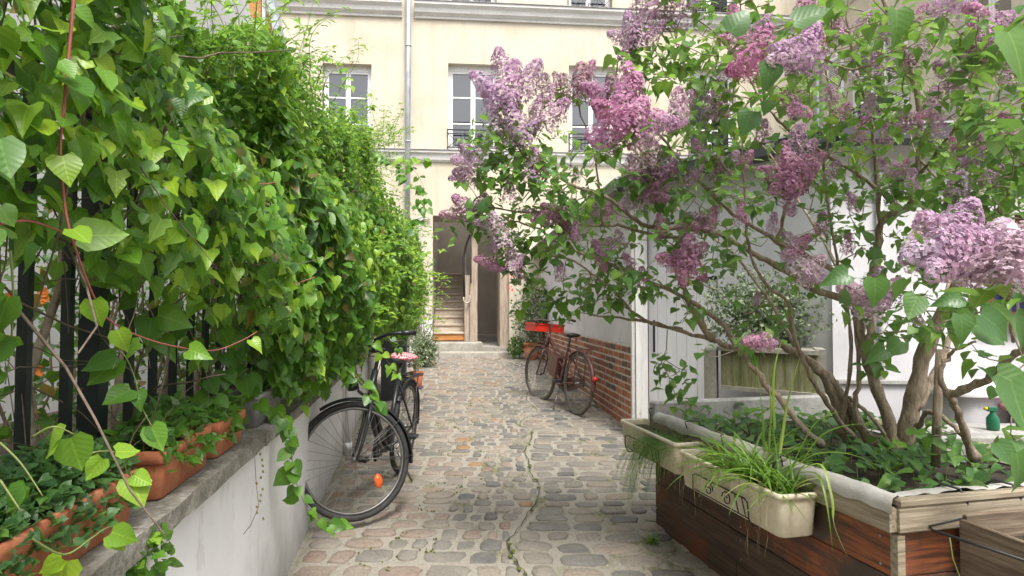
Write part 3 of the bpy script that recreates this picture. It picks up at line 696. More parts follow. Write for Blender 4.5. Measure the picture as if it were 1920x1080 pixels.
# end jamb post
m = MB(); m.box(-.055, .055, -.07, .07, -.1, EZ - .02, Matrix.Translation(q1 + Vector((.05, -.08, 0))) @ Matrix.Rotation(R(-5), 4, 'Z'), bev=.006); m.build('timber_post', wpeel, ann)
m = MB(); m.box(-.09, -.058, -.05, .06, -.1, EZ - .02, Matrix.Translation(q1 + Vector((.05, -.075, 0))) @ Matrix.Rotation(R(-5), 4, 'Z')); m.build('door_lining', trimw, ann)
# diagonal wall with plank door
dq = (q2 - q1).normalized(); dl = (q2 - q1).length; dn = Vector((-dq.y, dq.x, 0))  # away from path?
if dn.x < 0: dn = -dn
def on(s, o=0.0, z=0.0): p = q1 + dq * s + dn * o; return Vector((p.x, p.y, z))
m = MB(); DL = .92
m.extr([on(DL + .03, .02, -.2), on(dl, .02, -.2), on(dl, .3, -.2), on(DL + .03, .3, -.2)], (0, 0, EZ + .2))
m.extr([on(.1, .02, 2.1), on(DL + .03, .02, 2.1), on(DL + .03, .3, 2.1), on(.1, .3, 2.1)], (0, 0, EZ - 2.1))
m.extr([on(.1, .25, -.2), on(DL + .03, .25, -.2), on(DL + .03, .3, -.2), on(.1, .3, -.2)], (0, 0, 2.3)); m.build('wall', white2, ann)
DM = Matrix(((dq.x, dn.x, 0, 0), (dq.y, dn.y, 0, 0), (0, 0, 1, 0), (0, 0, 0, 1)))
dr = MB(); dr.box(.13, DL, .085, .1, .02, 2.09, Matrix.Translation(q1) @ DM); dob = dr.build('plank_door', wdoor, ann)
npl = 7
for k in range(npl):
    a = .13 + (DL - .13) * k / npl; b_ = .13 + (DL - .13) * (k + 1) / npl
    mm = MB(); mm.box(a + .003, b_ - .003, .06 + random.uniform(0, .003), .084, .02, 2.08, Matrix.Translation(q1) @ DM, bev=.003); mm.build('plank', wdoor, dob)
mm = MB(); mm.box(.2, .215, .045, .058, .9, 1.2, Matrix.Translation(q1) @ DM); mm.box(.7, .86, .045, .058, 1.55, 1.58, Matrix.Translation(q1) @ DM); mm.tube([on(.9, .05, 1.57), on(.9, .02, 1.57)], .018, 8); mm.build('door_handle', iron, dob)
# frontal wall with window
d3 = (q3 - q2).normalized(); n3 = Vector((-d3.y, d3.x, 0))
def on3(s, o=0.0, z=0.0): p = q2 + d3 * s + n3 * o; return Vector((p.x, p.y, z))
def U3(px, py):
    a = P(px, py, 1.0) - cam.location; t_ = (q2 - Vector((0, 0, 0))).dot(n3) / a.dot(n3); p = cam.location + a * t_; return (p - q2).dot(d3), p.z
ua, zt_ = U3(1848, 470); ub, zb_ = U3(2030, 604)
m = MB(); plane_wall(m, .0, 3.9, -.2, EZ, [(ua, ub, zb_, zt_ + .25)], lambda u, w, o: on3(u, -o, w), .2); m.build('wall', white2, ann)
M3 = Matrix(((d3.x, n3.x, 0, q2.x), (d3.y, n3.y, 0, q2.y), (0, 0, 1, 0), (0, 0, 0, 1)))
m = MB(); zt3 = zt_ + .25
for a in ((ua, ua + .07, zb_, zt3), (ub - .07, ub, zb_, zt3), (ua + .07, ub - .07, zt3 - .07, zt3), (ua + .07, ub - .07, zb_, zb_ + .07)): m.box(a[0], a[1], .03, .1, a[2], a[3], M3)
wn = m.build('window', rustbrown, ann)
m = MB(); m.box(ua + .07, ub - .07, .06, .07, zb_ + .07, zt3 - .07, M3); m.build('pane', blueg, wn)
m = MB(); 
for k in range(4): m.tube([on3(ua + .19 + k * .17, -.02, zb_ - .02), on3(ua + .17 + k * .17, -.02, zt3)], .009, 6)
m.build('window_bar', concrete, wn)
m = MB(); m.box(ua - .05, ub + .05, -.05, .0, zb_ - .06, zb_ - .005, M3); m.build('sill', wbox, wn)
# ledge on frontal wall
ul, zl = U3(1600, 712)
m = MB(); m.box(0.02, ua + .05, -.06, .0, -.15, zl - .02, M3, bev=.004); m.build('wall_plinth', white2, ann)
m = MB(); m.box(0.0, ua + .07, -.085, .0, zl - .018, zl + .004, M3); m.build('ledge', concrete, ann)
m = MB(); m.tube([on3(.32, -.03, -.1), on3(.32, -.03, EZ - .05)], .022, 9); m.build('waste_pipe', trimw, ann)
for zz in (.6, 1.5, 2.2):
    m = MB(); m.tube([on3(.32, -.03, zz), on3(.32, -.03, zz + .03)], .028, 9); m.build('pipe_clip', greyledge, ann)
m = MB(); pts = [on3(u_ * .1, -.012, 2.12 - .05 * math.sin(u_ * .45)) for u_ in range(0, 14)] + [on3(1.33, -.012, 1.9), on3(1.33, -.012, 1.2)]; m.tube(pts, .005, 5); m.build('cable', greyledge, ann)
m = MB(); m.box(.62, .78, -.02, .0, 1.72, 1.84, M3); m.build('vent_cover', concrete, ann)
m = MB(); m.box(1.27, 1.39, -.035, .0, 1.10, 1.22, M3, bev=.005); m.build('junction_box', trimw, ann)
# roof, soffit, gutter
E = [Vector((bx(12.95) - .09, 12.9, EZ)), Vector((q1.x - .11, q1.y - .1, EZ)), Vector((q2.x - .04, q2.y - .16, EZ)), Vector((6.2, 3.86, EZ))]
K = [Vector((3.0, 12.9, 3.05)), Vector((3.4, 8.2, 3.05)), Vector((3.8, 6.8, 3.05)), Vector((6.3, 6.6, 3.05))]
m = MB()
for i in range(3):
    m.quad(E[i] + Vector((0, 0, .06)), E[i+1] + Vector((0, 0, .06)), K[i+1], K[i]); m.quad(E[i], K[i] - Vector((0, 0, .6)), K[i+1] - Vector((0, 0, .6)), E[i+1])
m.build('roof', zincroof, ann)
for i in range(3):
    a, b_ = E[i], E[i+1]; d_ = (b_ - a).normalized(); n_ = Vector((d_.y, -d_.x, 0)); 
    if n_.x > 0 and i < 2: n_ = -n_
    if i == 2: n_ = Vector((0, -1, 0))
    m = MB(); m.extr([a + Vector((0, 0, -.03)), a + n_ * .05 + Vector((0, 0, -.03)), a + n_ * .07 + Vector((0, 0, .0)), a + n_ * .07 + Vector((0, 0, .09)), a + Vector((0, 0, .09))], b_ - a); m.build('gutter', darkgut, ann)
    m = MB(); m.extr([a + Vector((0, 0, .095)), a + n_ * .08 + Vector((0, 0, .095)), a + n_ * .08 + Vector((0, 0, .11)), a + Vector((0, 0, .13))], b_ - a); m.build('roof_edge', zincroof, ann)

# ------------------------------------------------------------ left house behind the hedge
lh = thing('garden_house', 'white rendered house with torn grey patch rising behind the climber', 'house')
m = MB(); X0 = -3.15
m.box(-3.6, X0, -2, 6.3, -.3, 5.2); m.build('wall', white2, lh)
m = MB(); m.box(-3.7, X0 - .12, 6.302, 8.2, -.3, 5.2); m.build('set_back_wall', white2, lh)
# torn grey membrane
pts = [P(314, 22, 1), P(318, 55, 1), P(345, 62, 1), P(380, 68, 1), P(420, 100, 1), P(400, 140, 1), P(310, 140, 1)]
def onx(p, X): v = p - cam.location; t_ = X / v.x; return cam.location + v * t_
pp = [onx(P(a, b_, 1), X0 + .006) for a, b_ in ((308, 38), (318, 48), (335, 62), (360, 66), (400, 80), (430, 90), (425, 170), (308, 170))]
m = MB(); m.extr(pp, (.006, 0, 0)); m.build('torn_membrane', greyledge, lh)
# timber-framed glazed lean-to
vr = thing('glazed_canopy', 'orange timber framed glass canopy slanting out above the climber', 'canopy')
def Lp(px, py, d): return P(px, py, d)
m = MB(); m.extr([P(474, -60, 6.4), P(489, -60, 6.4), P(489, 130, 6.4), P(474, 130, 6.4)], (0, .09, 0)); m.build('timber_post', worange, vr)
m = MB(); m.extr([P(455, -60, 6.39), P(462, -60, 6.39), P(478, 24, 6.39), P(474, 36, 6.39), P(470, 30, 6.39)], (0, .08, 0)); m.build('timber_brace', worange, vr)
m = MB(); m.extr([P(491, -60, 6.41), P(497, -60, 6.41), P(497, 130, 6.41), P(491, 130, 6.41)], (0, .05, 0)); m.build('white_panel', whitepaint, vr)
m = MB(); m.extr([P(487, -60, 6.3), P(500, -60, 6.3), P(532, 90, 6.3), P(523, 110, 6.3)], (0, .12, 0)); m.build('metal_rail', zinc, vr)
m = MB(); m.extr([P(499, 20, 6.45), P(506, 40, 6.45), P(524, 118, 6.45), P(512, 118, 6.45)], (0, .09, 0)); m.build('timber_rafter', worange, vr)
m = MB(); m.extr([P(499, 60, 6.47), P(507, 60, 6.47), P(515, 118, 6.47), P(499, 118, 6.47)], (0, .02, 0)); m.build('pane', glass, vr)

# ------------------------------------------------------------ raised planter
Ldir = Vector((-.2286, .9735, 0)); Rdir = Vector((.9735, .2286, 0)); KP = Vector((1.267, 2.07, 0)); PRZ = math.atan2(.2286, .9735)
PL, PW = 1.73, 1.2
plt = thing('raised_planter', 'large raised timber planter bed with white plastic liner holding the lilac', 'planter', KP, PRZ)
def board(name, m_, parent, L, th, h, loc, rz=0, bev=.004, rx=0):
    mm = MB(); mm.box(0, L, -th / 2, th / 2, 0, h, bev=bev); o = mm.build(name, m_, parent); o.location = loc; o.rotation_euler = (rx, 0, rz); return o
zr = [(-.12, .105), (.107, .255), (.257, .41), (.412, .565)]
random.seed(2)
for k, (a, b_) in enumerate(zr):
    cut = [0.0, [.9, 1.73, .62, .55][k], PL] if k != 1 else [0, PL]
    for i in range(len(cut) - 1):
        if cut[i+1] - cut[i] < .05: continue
        mt = wplank if (k == 3 and i == 0) or (k == 2 and i == 0) or (k == 1 and False) else wdark
        board('plank', mt, plt, cut[i+1] - cut[i] - .004, .022, b_ - a, (.011 + random.uniform(-.002, .002), cut[i] + .002, a), R(90))
    board('plank', wplank if k > 0 else wdark, plt, PW, .022, b_ - a, (0.03, .011, a))
    board('plank', wdark, plt, PW, .022, b_ - a, (0.0, PL - .012, a)); board('plank', wdark, plt, PL, .022, b_ - a, (PW, 0, a), R(90))
board('corner_post', wgrey, plt, .03, .03, .68, (0.0, -.006, -.12)); 
for (L_, loc, rz) in ((PL + .04, (-.014, -.02, .567), R(90)), (PW, (.0, -.016, .567), 0)):
    board('rim_board', wgrey, plt, L_, .03, .085, loc, rz, .006)
board('rim_board', wgrey, plt, PW, .035, .03, (0.0, -.02, .652), 0, .008)
board('rim_board', mossyst, plt, PL, .09, .05, (PW + .02, 0, .60), R(90), .01); board('rim_slab', concrete, plt, PW + .1, .07, .16, (-.02, PL, .585), 0, .01)
liner = newmat('white_liner')[0]; t = liner.node_tree; b = t.nodes['Principled BSDF']
f = noise(t, 7, 7, 0.7, coord='World'); r = ramp(t, f, [(0.3, (0.30, 0.28, 0.24)), (0.5, (0.42, 0.40, 0.365)), (0.8, (0.55, 0.54, 0.52))]); t.links.new(r.outputs[0], b.inputs['Base Color']); b.inputs['Roughness'].default_value = 0.6; bump(t, b, f, 0.5, 0.01)
# liner folded over the rim: sheet lofted along the left and near sides
def liner_strip(pts_fn, n, name):
    rows = []
    for i in range(n + 1):
        s = i / n; rows.append(pts_fn(s))
    k = len(rows[0]); mm = MB(); vs = [p for r_ in rows for p in r_]; fs = []
    for i in range(n):
        for j in range(k - 1): fs.append((i*k+j, (i+1)*k+j, (i+1)*k+j+1, i*k+j+1))
    mm.add(vs, fs, True); return mm.build(name, liner, plt)
def prof(s, side):
    w = math.sin(s * 37) * .004 + math.sin(s * 91 + 1) * .003 + math.sin(s * 13) * .005
    dz = math.sin(s * 17) * .004
    return [(-.034 + w * .3, .632 + w), (-.036 + w * .3, .66 + dz), (-.024, .683 + dz + w), (.004 + w, .690 + dz), (.032 + w, .676 + dz), (.046 + w, .64), (.055 + w, .56)]
liner_strip(lambda s: [(o_, s * (PL - .02) - .02 + (0 if s > .02 else o_ * .4), z_) for o_, z_ in prof(s, 0)], 70, 'liner')
liner_strip(lambda s: [(s * PW, o_ * .9 + .028, z_ - .004) for o_, z_ in prof(s + .3, 1)[2:]], 60, 'liner')
m = MB(); m.box(.03, PW, .03, PL - .03, .3, .585); 
so_ = m.build('soil', soil, plt)
# lying mossy board and stones in the bed
for k, (a, b_) in enumerate(zr[1:]):
    for yy in (.05, .86, 1.68):
        for zz in (a + .03, b_ - .03):
            mm = MB(); mm.lathe([(.005, 0), (.004, .0022), (.001, .0025)], 8, M=Matrix.Translation((-.0, yy, zz)) @ Matrix.Rotation(R(-90), 4, 'Y')); o = mm.build('screw', greyledge, plt)
bb = thing('lying_board', 'mossy old board lying across the back of the planter bed', 'board', P(1705, 800, 3.3))
mm = MB(); mm.box(0, .62, -.06, .06, 0, .025, bev=.004); o = mm.build('board', mossyst, bb); bb.location = P(1718, 797, 3.45); bb.location.z = .62; bb.rotation_euler = (0, 0, R(-38))
# stake
sk = thing('support_stake', 'straight brown wooden stake standing in the bed right of the trunk', 'stake')
m = MB(); m.tube([P(1754, 875, 2.62), P(1757, 780, 2.62), P(1762, 655, 2.64)], [.018, .018, .016], 9); m.build('stake', bark, sk)

def rring(hx, hy, r, z, seg=4):
    pts = []
    for cx, cy, a0 in ((hx - r, hy - r, 0), (-hx + r, hy - r, 90), (-hx + r, -hy + r, 180), (hx - r, -hy + r, 270)):
        for k in range(seg + 1):
            a = R(a0 + 90 * k / seg); pts.append((cx + r * math.cos(a), cy + r * math.sin(a), z))
    return pts
def loft(mm, rings, smooth=True, cap0=True, cap1=True):
    n = len(rings[0]); vs = [p for r_ in rings for p in r_]; fs = []
    for i in range(len(rings) - 1):
        for k in range(n):
            k2 = (k + 1) % n; fs.append((i*n+k, i*n+k2, (i+1)*n+k2, (i+1)*n+k))
    mm.add(vs, fs, smooth)
    if cap0: mm.add(rings[0], [tuple(range(n))[::-1]])
    if cap1: mm.add(rings[-1], [tuple(range(n))])
def trough(root, hx, hy, H, m_, lip=.012, lh=.022, taper=.8, r=.025, soilz=.035):
    mm = MB(); bx_, by_ = hx * taper, hy - (1 - taper) * hx
    loft(mm, [rring(bx_ - .006, by_ - .006, r, 0), rring(bx_, by_, r, .006), rring(hx * .97 - lip * .3, hy - lip, r, H - lh - .002)], cap1=False)
    mm.build('body', m_, root)
    mm = MB(); loft(mm, [rring(hx - lip, hy - lip, r, H - lh), rring(hx, hy, r, H - lh + .002), rring(hx, hy, r, H - .004), rring(hx - .004, hy - .004, r, H), rring(hx - lip * 1.1, hy - lip * 1.1, r * .8, H), rring(hx - lip * 1.3, hy - lip * 1.3, r * .8, H - .01), rring(hx - lip * 1.5, hy - lip * 1.5, r * .8, H - soilz - .01)], cap0=False, cap1=False); mm.build('rim', m_, root)
    mm = MB(); loft(mm, [rring(hx - lip * 1.5, hy - lip * 1.5, r * .8, H - soilz - .01), rring(hx - lip * 1.5, hy - lip * 1.5, r * .8, H - soilz)], cap0=False); mm.build('soil', soil, root)
def ploc(x, y, z): p = KP + Rdir * x + Ldir * y; return Vector((p.x, p.y, z))
potB = thing('window_box', 'nearer ivory plastic window box with strappy green blades, hung on the planter side', 'planter box', ploc(-.10, .705, .435), PRZ, 'ivory window boxes hung on the planter')
trough(potB, .095, .39, .17, ivory)
potA = thing('window_box', 'farther ivory plastic window box with trailing thread grass, hung on the planter side', 'planter box', ploc(-.095, 1.49, .46), PRZ, 'ivory window boxes hung on the planter')
trough(potA, .092, .355, .165, ivory)
for root, yc_, zc_, lab in ((potB, .705, .435, 'black scrolled wire holder gripping the nearer ivory window box'), (potA, 1.49, .46, 'black wire holder gripping the farther ivory window box')):
    h = thing('wire_holder', lab, 'holder', ploc(0, 0, 0), PRZ, 'wire holders for window boxes')
    m = MB(); xo = -.196; y0, y1 = yc_ - .20, yc_ + .24
    m.tube([(xo, y0, zc_ + .02), (xo, y0 + .01, zc_ + .085), (xo, y0 + .03, zc_ + .095), (xo, y1 - .03, zc_ + .095), (xo, y1, zc_ + .085), (xo, y1, zc_ + .02)], .0035, 6)
    m.tube([(-.18, y0, zc_ - .008), (xo, y0, zc_ + .02)], .0035, 6); m.tube([(-.18, y1, zc_ - .008), (xo, y1, zc_ + .02)], .0035, 6)
    m.tube([(-.03, y0, zc_ + .20), (-.02, y0, zc_ + .0), (-.03, y0, zc_ - .01), (-.18, y0, zc_ - .01)], .0035, 6); m.tube([(-.03, y1, zc_ + .20), (-.02, y1, zc_ + .0), (-.03, y1, zc_ - .01), (-.18, y1, zc_ - .01)], .0035, 6)
    m.build('frame', iron, h)
    m = MB()
    for sgn, yy in ((1, yc_ - .04), (-1, yc_ + .1)):
        m.tube([(xo, yy + sgn * (.008 + .028 * (1 - q)) * math.cos(q * 9), zc_ + .055 + (.008 + .025 * (1 - q)) * math.sin(q * 9)) for q in [i / 14 for i in range(15)]], .003, 5)
    for yy in (yc_ - .1, yc_ - .15): m.tube([(xo, yy, zc_ + .095), (xo, yy - .03, zc_ + .02)], .003, 5)
    m.tube([(xo, y0, zc_ + .022), (xo, y1, zc_ + .022)], .003, 5); m.build('scroll', iron, h)
    for yy in (y0, y1):
        m = MB(); m.tube([(-.03, yy, zc_ + .20), (-.045, yy, .70), (-.01, yy, .705), (.04, yy, .70), (.055, yy, .66)], .0035, 6); m.build('hook', iron, h)
# wooden crate on the near face
cr = thing('wooden_crate', 'open weathered timber flower crate hung on the near face of the planter', 'planter box', ploc(.25, -.03, .40), PRZ)
board('end_board', wbox, cr, .25, .014, .20, (0, -.25, 0), R(90)); board('front_board', wbox, cr, .72, .014, .20, (0.008, -.256, 0)); board('back_board', wbox, cr, .72, .014, .215, (.008, -.008, 0)); board('end_board', wbox, cr, .25, .014, .20, (.73, -.25, 0), R(90)); board('bottom_board', wbox, cr, .72, .24, .012, (0.008, -.13, 0.0))
m = MB(); m.box(.01, .72, -.245, -.02, .012, .13); m.build('soil', soil, cr)
cw = thing('crate_hanger', 'bent dark wire hanger holding the wooden crate on the planter rim', 'hanger', ploc(.25, -.03, .40), PRZ)
m = MB(); m.tube([(-.13, -.0, .185), (-.14, -.02, .18), (-.0, -.275, .145), (.03, -.28, .145), (.78, -.28, .145)], .005, 7); m.tube([(-.13, 0, .185), (.0, .0, .20), (.74, .0, .20)], .004, 6); m.build('loop', iron, cw)
for xx in (.03, .26):
    m = MB(); m.tube([(xx, .012, .18), (xx, .0, .26), (xx - .01, .02, .292), (xx - .04, .06, .300), (xx - .07, .085, .27)], .0045, 7); m.build('hook', iron, cw)
m = MB(); m.tube([(-.05, 0.0, .15), (-.06, -.02, .08), (-.03, -.02, .01), (.05, -.10, -.03)], .0025, 5); m.build('loose_wire', vinegreen, cw)

# ------------------------------------------------------------ terracotta boxes on the wall
def onwall(y, z, hx): return Vector((wx(y) - .01 - hx, y, z))
TR = [(1.11, .36, .10, .125, 'largest terracotta trough nearest the viewer on the wall coping', 'nearest'), (1.79, .19, .085, .13, 'terracotta trough with stepped rim standing second on the wall coping', ''), (2.21, .16, .08, .12, 'small smooth terracotta trough standing third on the wall coping', '')]
for (yc_, hy, hx, H, lab, _) in TR:
    o = thing('terracotta_trough', lab, 'planter box', onwall(yc_, top + .056, hx), R(8.5), 'terracotta troughs on the wall'); trough(o, hx, hy, H, terra, lip=.012, lh=.035, taper=.86, r=.018)
o = thing('dark_trough', 'dark grey trough standing behind the terracotta ones under the leaves', 'planter box', onwall(2.8, top + .056, .08), R(8.5)); trough(o, .08, .24, .14, greyledge)

def roundpot(root, r, H, m_, lipw=.012):
    mm = MB(); mm.lathe([(r * .68, 0), (r * .70, .004), (r * .93, H * .8), (r * .93, H * .8)], 24); mm.add([(r * .68 * math.cos(a), r * .68 * math.sin(a), 0) for a in [i * math.pi / 12 for i in range(24)]], [tuple(range(24))[::-1]]); mm.build('body', m_, root)
    mm = MB(); mm.lathe([(r * .93, H * .8), (r, H * .8), (r, H), (r - lipw, H), (r - lipw * 1.2, H * .86)], 24); mm.build('rim', m_, root)
    mm = MB(); mm.lathe([(r - lipw * 1.2, H * .88), (.001, H * .9)], 24); mm.build('soil', soil, root)
pr = P(997, 671, 12.1); o = thing('flower_pot', 'round terracotta pot under the grey-green shrub beside the doorway', 'flower pot', (pr.x, 12.1, gz(12.1))); roundpot(o, .17, .34, terra)
pl_ = P(781, 728, 8.7); o = thing('flower_pot', 'small round terracotta pot on purple saucer behind the black bicycle', 'flower pot', (pl_.x, 8.7, gz(8.7) + .03)); roundpot(o, .10, .21, terra)
mm = MB(); mm.lathe([(.001, -.03), (.085, -.03), (.105, .0), (.095, .0), (.08, -.018), (.001, -.018)], 20); mm.build('saucer', purplep, o)
# slate planter at hedge end
o = thing('slate_planter', 'tall slate coloured square planter at the far end of the hedge', 'planter', (-1.53, 8.0, gz(8.0)), R(8)); trough(o, .17, .3, .78, darkplanter, lip=.02, lh=.03, taper=.85, r=.01)
# white pipe on left wall
o = thing('wall_pipe', 'white plastic drain pipe standing against the garden wall behind the front wheel', 'drainpipe'); xw = wx(5.3) + .045
m = MB(); m.tube([(xw, 5.3, .06), (xw, 5.3, 1.32)], .03, 12); m.build('pipe', whitepaint, o); m = MB(); m.tube([(xw, 5.3, .1), (xw, 5.3, .16)], .036, 12); m.build('collar', whitepaint, o); m = MB(); m.tube([(xw, 5.3, 1.0), (xw, 5.3, 1.05)], .036, 12); m.build('collar', whitepaint, o)

# stone sink, counter, bottle, stool behind the planter
o = thing('stone_sink', 'mossy green stone sink raised on piers against the white wall', 'sink', (0, 0, 0))
def sk_(px0, px1, py0, py1, d0, d1, mt, nm_, ex):
    a = P(px0, py1, d0); b_ = P(px1, py1, d1); tt = P(px0, py0, d0).z
    mm = MB(); mm.extr([Vector((a.x, a.y, a.z)), Vector((b_.x, b_.y, a.z)), Vector((b_.x + ex.x, b_.y + ex.y, a.z)), Vector((a.x + ex.x, a.y + ex.y, a.z))], (0, 0, tt - a.z)); mm.build(nm_, mt, o)
sk_(1352, 1532, 658, 722, 4.55, 4.1, mossyst, 'basin', Vector((.12, .28, 0))); sk_(1346, 1536, 650, 657.5, 4.53, 4.07, limest, 'basin_rim', Vector((.12, .30, 0))); sk_(1352, 1532, 722.5, 730, 4.53, 4.08, limest, 'basin_foot', Vector((.12, .28, 0)))
sk_(1322, 1345, 655, 900, 4.6, 4.52, limest, 'pier', Vector((.1, .25, 0))); sk_(1533, 1553, 655, 900, 4.12, 4.07, limest, 'pier', Vector((.1, .25, 0)))
o = thing('dark_tub', 'dark plastic tub standing on the stone sink holding the small leaved bush', 'flower pot', P(1440, 650, 4.5)); trough(o, .22, .12, .12, blackp)
o = thing('white_counter', 'round ended white rendered counter by the right hand wall', 'counter', P(1826, 720, 3.75) * 1.0); o.location.z = 0
mm = MB(); zt_c = P(1826, 720, 3.75).z
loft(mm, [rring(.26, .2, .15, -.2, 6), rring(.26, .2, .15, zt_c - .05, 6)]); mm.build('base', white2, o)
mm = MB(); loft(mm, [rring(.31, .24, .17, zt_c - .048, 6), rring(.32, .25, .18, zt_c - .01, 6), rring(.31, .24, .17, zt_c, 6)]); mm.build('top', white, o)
o = thing('low_bench', 'low concrete block behind the planter carrying the green spray bottle', 'block'); pb = P(1862, 806, 3.2)
mm = MB(); mm.box(-.4, .5, -.15, .2, -.2, pb.z - .002, Matrix.Translation((pb.x, 3.2, 0)), bev=.01); mm.build('block', concrete, o)
o = thing('spray_bottle', 'green spray bottle with yellow nozzle on the block behind the planter', 'bottle', (pb.x, 3.2, pb.z))
mm = MB(); mm.lathe([(.001, 0), (.026, 0), (.029, .01), (.029, .06), (.012, .085), (.012, .095)], 16); mm.build('body', greenp, o)
mm = MB(); mm.box(-.028, .018, -.012, .012, .095, .12, bev=.004); mm.build('spray_head', greenp, o); mm = MB(); mm.tube([(-.029, 0, .11), (-.042, 0, .11)], .009, 10); mm.build('nozzle', yellowp, o)
ps = P(1912, 760, 3.45); o = thing('pink_stool', 'pink topped stool with grey slatted legs at the right edge', 'stool', (ps.x + .08, 3.45, 0))
mm = MB(); mm.lathe([(.001, ps.z - .03), (.15, ps.z - .03), (.155, ps.z - .015), (.15, ps.z), (.001, ps.z)], 24); mm.build('seat', pinkp, o)
mm = MB(); mm.box(-.02, .12, -.02, .0, ps.z + .18, ps.z + .36, bev=.01); mm.build('backrest', pinkp, o)
for k in range(7):
    a = 2 * math.pi * k / 7 + .3; mm = MB(); mm.tube([(.10 * math.cos(a), .10 * math.sin(a), ps.z - .03), (.14 * math.cos(a), .14 * math.sin(a), -.1)], .012, 6); mm.build('leg', zinc, o)
mm = MB(); mm.tube([(.0, .1, ps.z - .02), (-.0, .02, ps.z + .3)], .01, 6); mm.tube([(.1, .1, ps.z - .02), (.1, .02, ps.z + .3)], .01, 6); mm.build('back_strut', zinc, o)

# ------------------------------------------------------------ bicycles
def torus(mm, c, Rr, r, M, n=40, k=8):
    vs = []; fs = []
    for i in range(n):
        a = 2 * math.pi * i / n
        for j in range(k):
            b_ = 2 * math.pi * j / k; q = Rr + r * math.cos(b_)
            vs.append(M @ Vector((c[0] + q * math.cos(a), r * math.sin(b_), c[2] + q * math.sin(a))))
    for i in range(n):
        for j in range(k): fs.append((i*k+j, ((i+1) % n)*k+j, ((i+1) % n)*k+(j+1) % k, i*k+(j+1) % k))
    mm.add(vs, fs, True)
def arcpts(c, Rr, a0, a1, n=16, y=0): return [Vector((c[0] + Rr * math.cos(R(a0 + (a1 - a0) * i / n)), y, c[2] + Rr * math.sin(R(a0 + (a1 - a0) * i / n)))) for i in range(n + 1)]
def guard(mm, c, Rr, a0, a1, w, M):
    "mudguard: curved strip with lips"
    n = 22; vs = []; fs = []
    for i in range(n + 1):
        a = R(a0 + (a1 - a0) * i / n)
        for (q, y) in ((Rr - .014, -w), (Rr, -w * .75), (Rr + .006, 0), (Rr, w * .75), (Rr - .014, w)):
            vs.append(M @ Vector((c[0] + q * math.cos(a), y, c[2] + q * math.sin(a))))
    for i in range(n):
        for j in range(4): fs.append((i*5+j, i*5+j+1, (i+1)*5+j+1, (i+1)*5+j))
    mm.add(vs, fs, True)
def wheel(root, c, M, tyre, rimm, reflector=False, Rw=.335):
    I = M
    mm = MB(); torus(mm, c, Rw - .001, .019, I, 48, 8); w = mm.build('wheel', tyre, root)
    mm = MB(); torus(mm, c, Rw - .026, .0095, I, 48, 6); mm.build('rim', rimm, w)
    mm = MB()
    for i in range(32):
        a = 2 * math.pi * i / 32; s = (1 if i % 2 else -1); a2 = a + (.35 if (i // 2) % 2 else -.35)
        mm.tube([I @ Vector((c[0] + .02 * math.cos(a2 + a * 0), s * .028, c[2] + .02 * math.sin(a2))), I @ Vector((c[0] + (Rw - .03) * math.cos(a), 0, c[2] + (Rw - .03) * math.sin(a)))], .0013, 4, cap=False)
    mm.build('spokes', steel, w)
    mm = MB(); mm.tube([I @ Vector((c[0], -.05, c[2])), I @ Vector((c[0], .05, c[2]))], .009, 8); mm.tube([I @ Vector((c[0], -.028, c[2])), I @ Vector((c[0], .028, c[2]))], .018, 10); mm.build('hub', steel, w)
    if reflector:
        a = R(reflector); mm = MB(); p = Vector((c[0] + .2 * math.cos(a), 0, c[2] + .2 * math.sin(a)))
        mm.lathe([(.001, -.010), (.024, -.010), (.026, 0), (.024, .010), (.001, .010)], 14, M=I @ Matrix.Translation(p) @ Matrix.Rotation(R(90), 4, 'X'), sx=1.0, sy=1.7); mm.build('spoke_reflector', orangem, w)
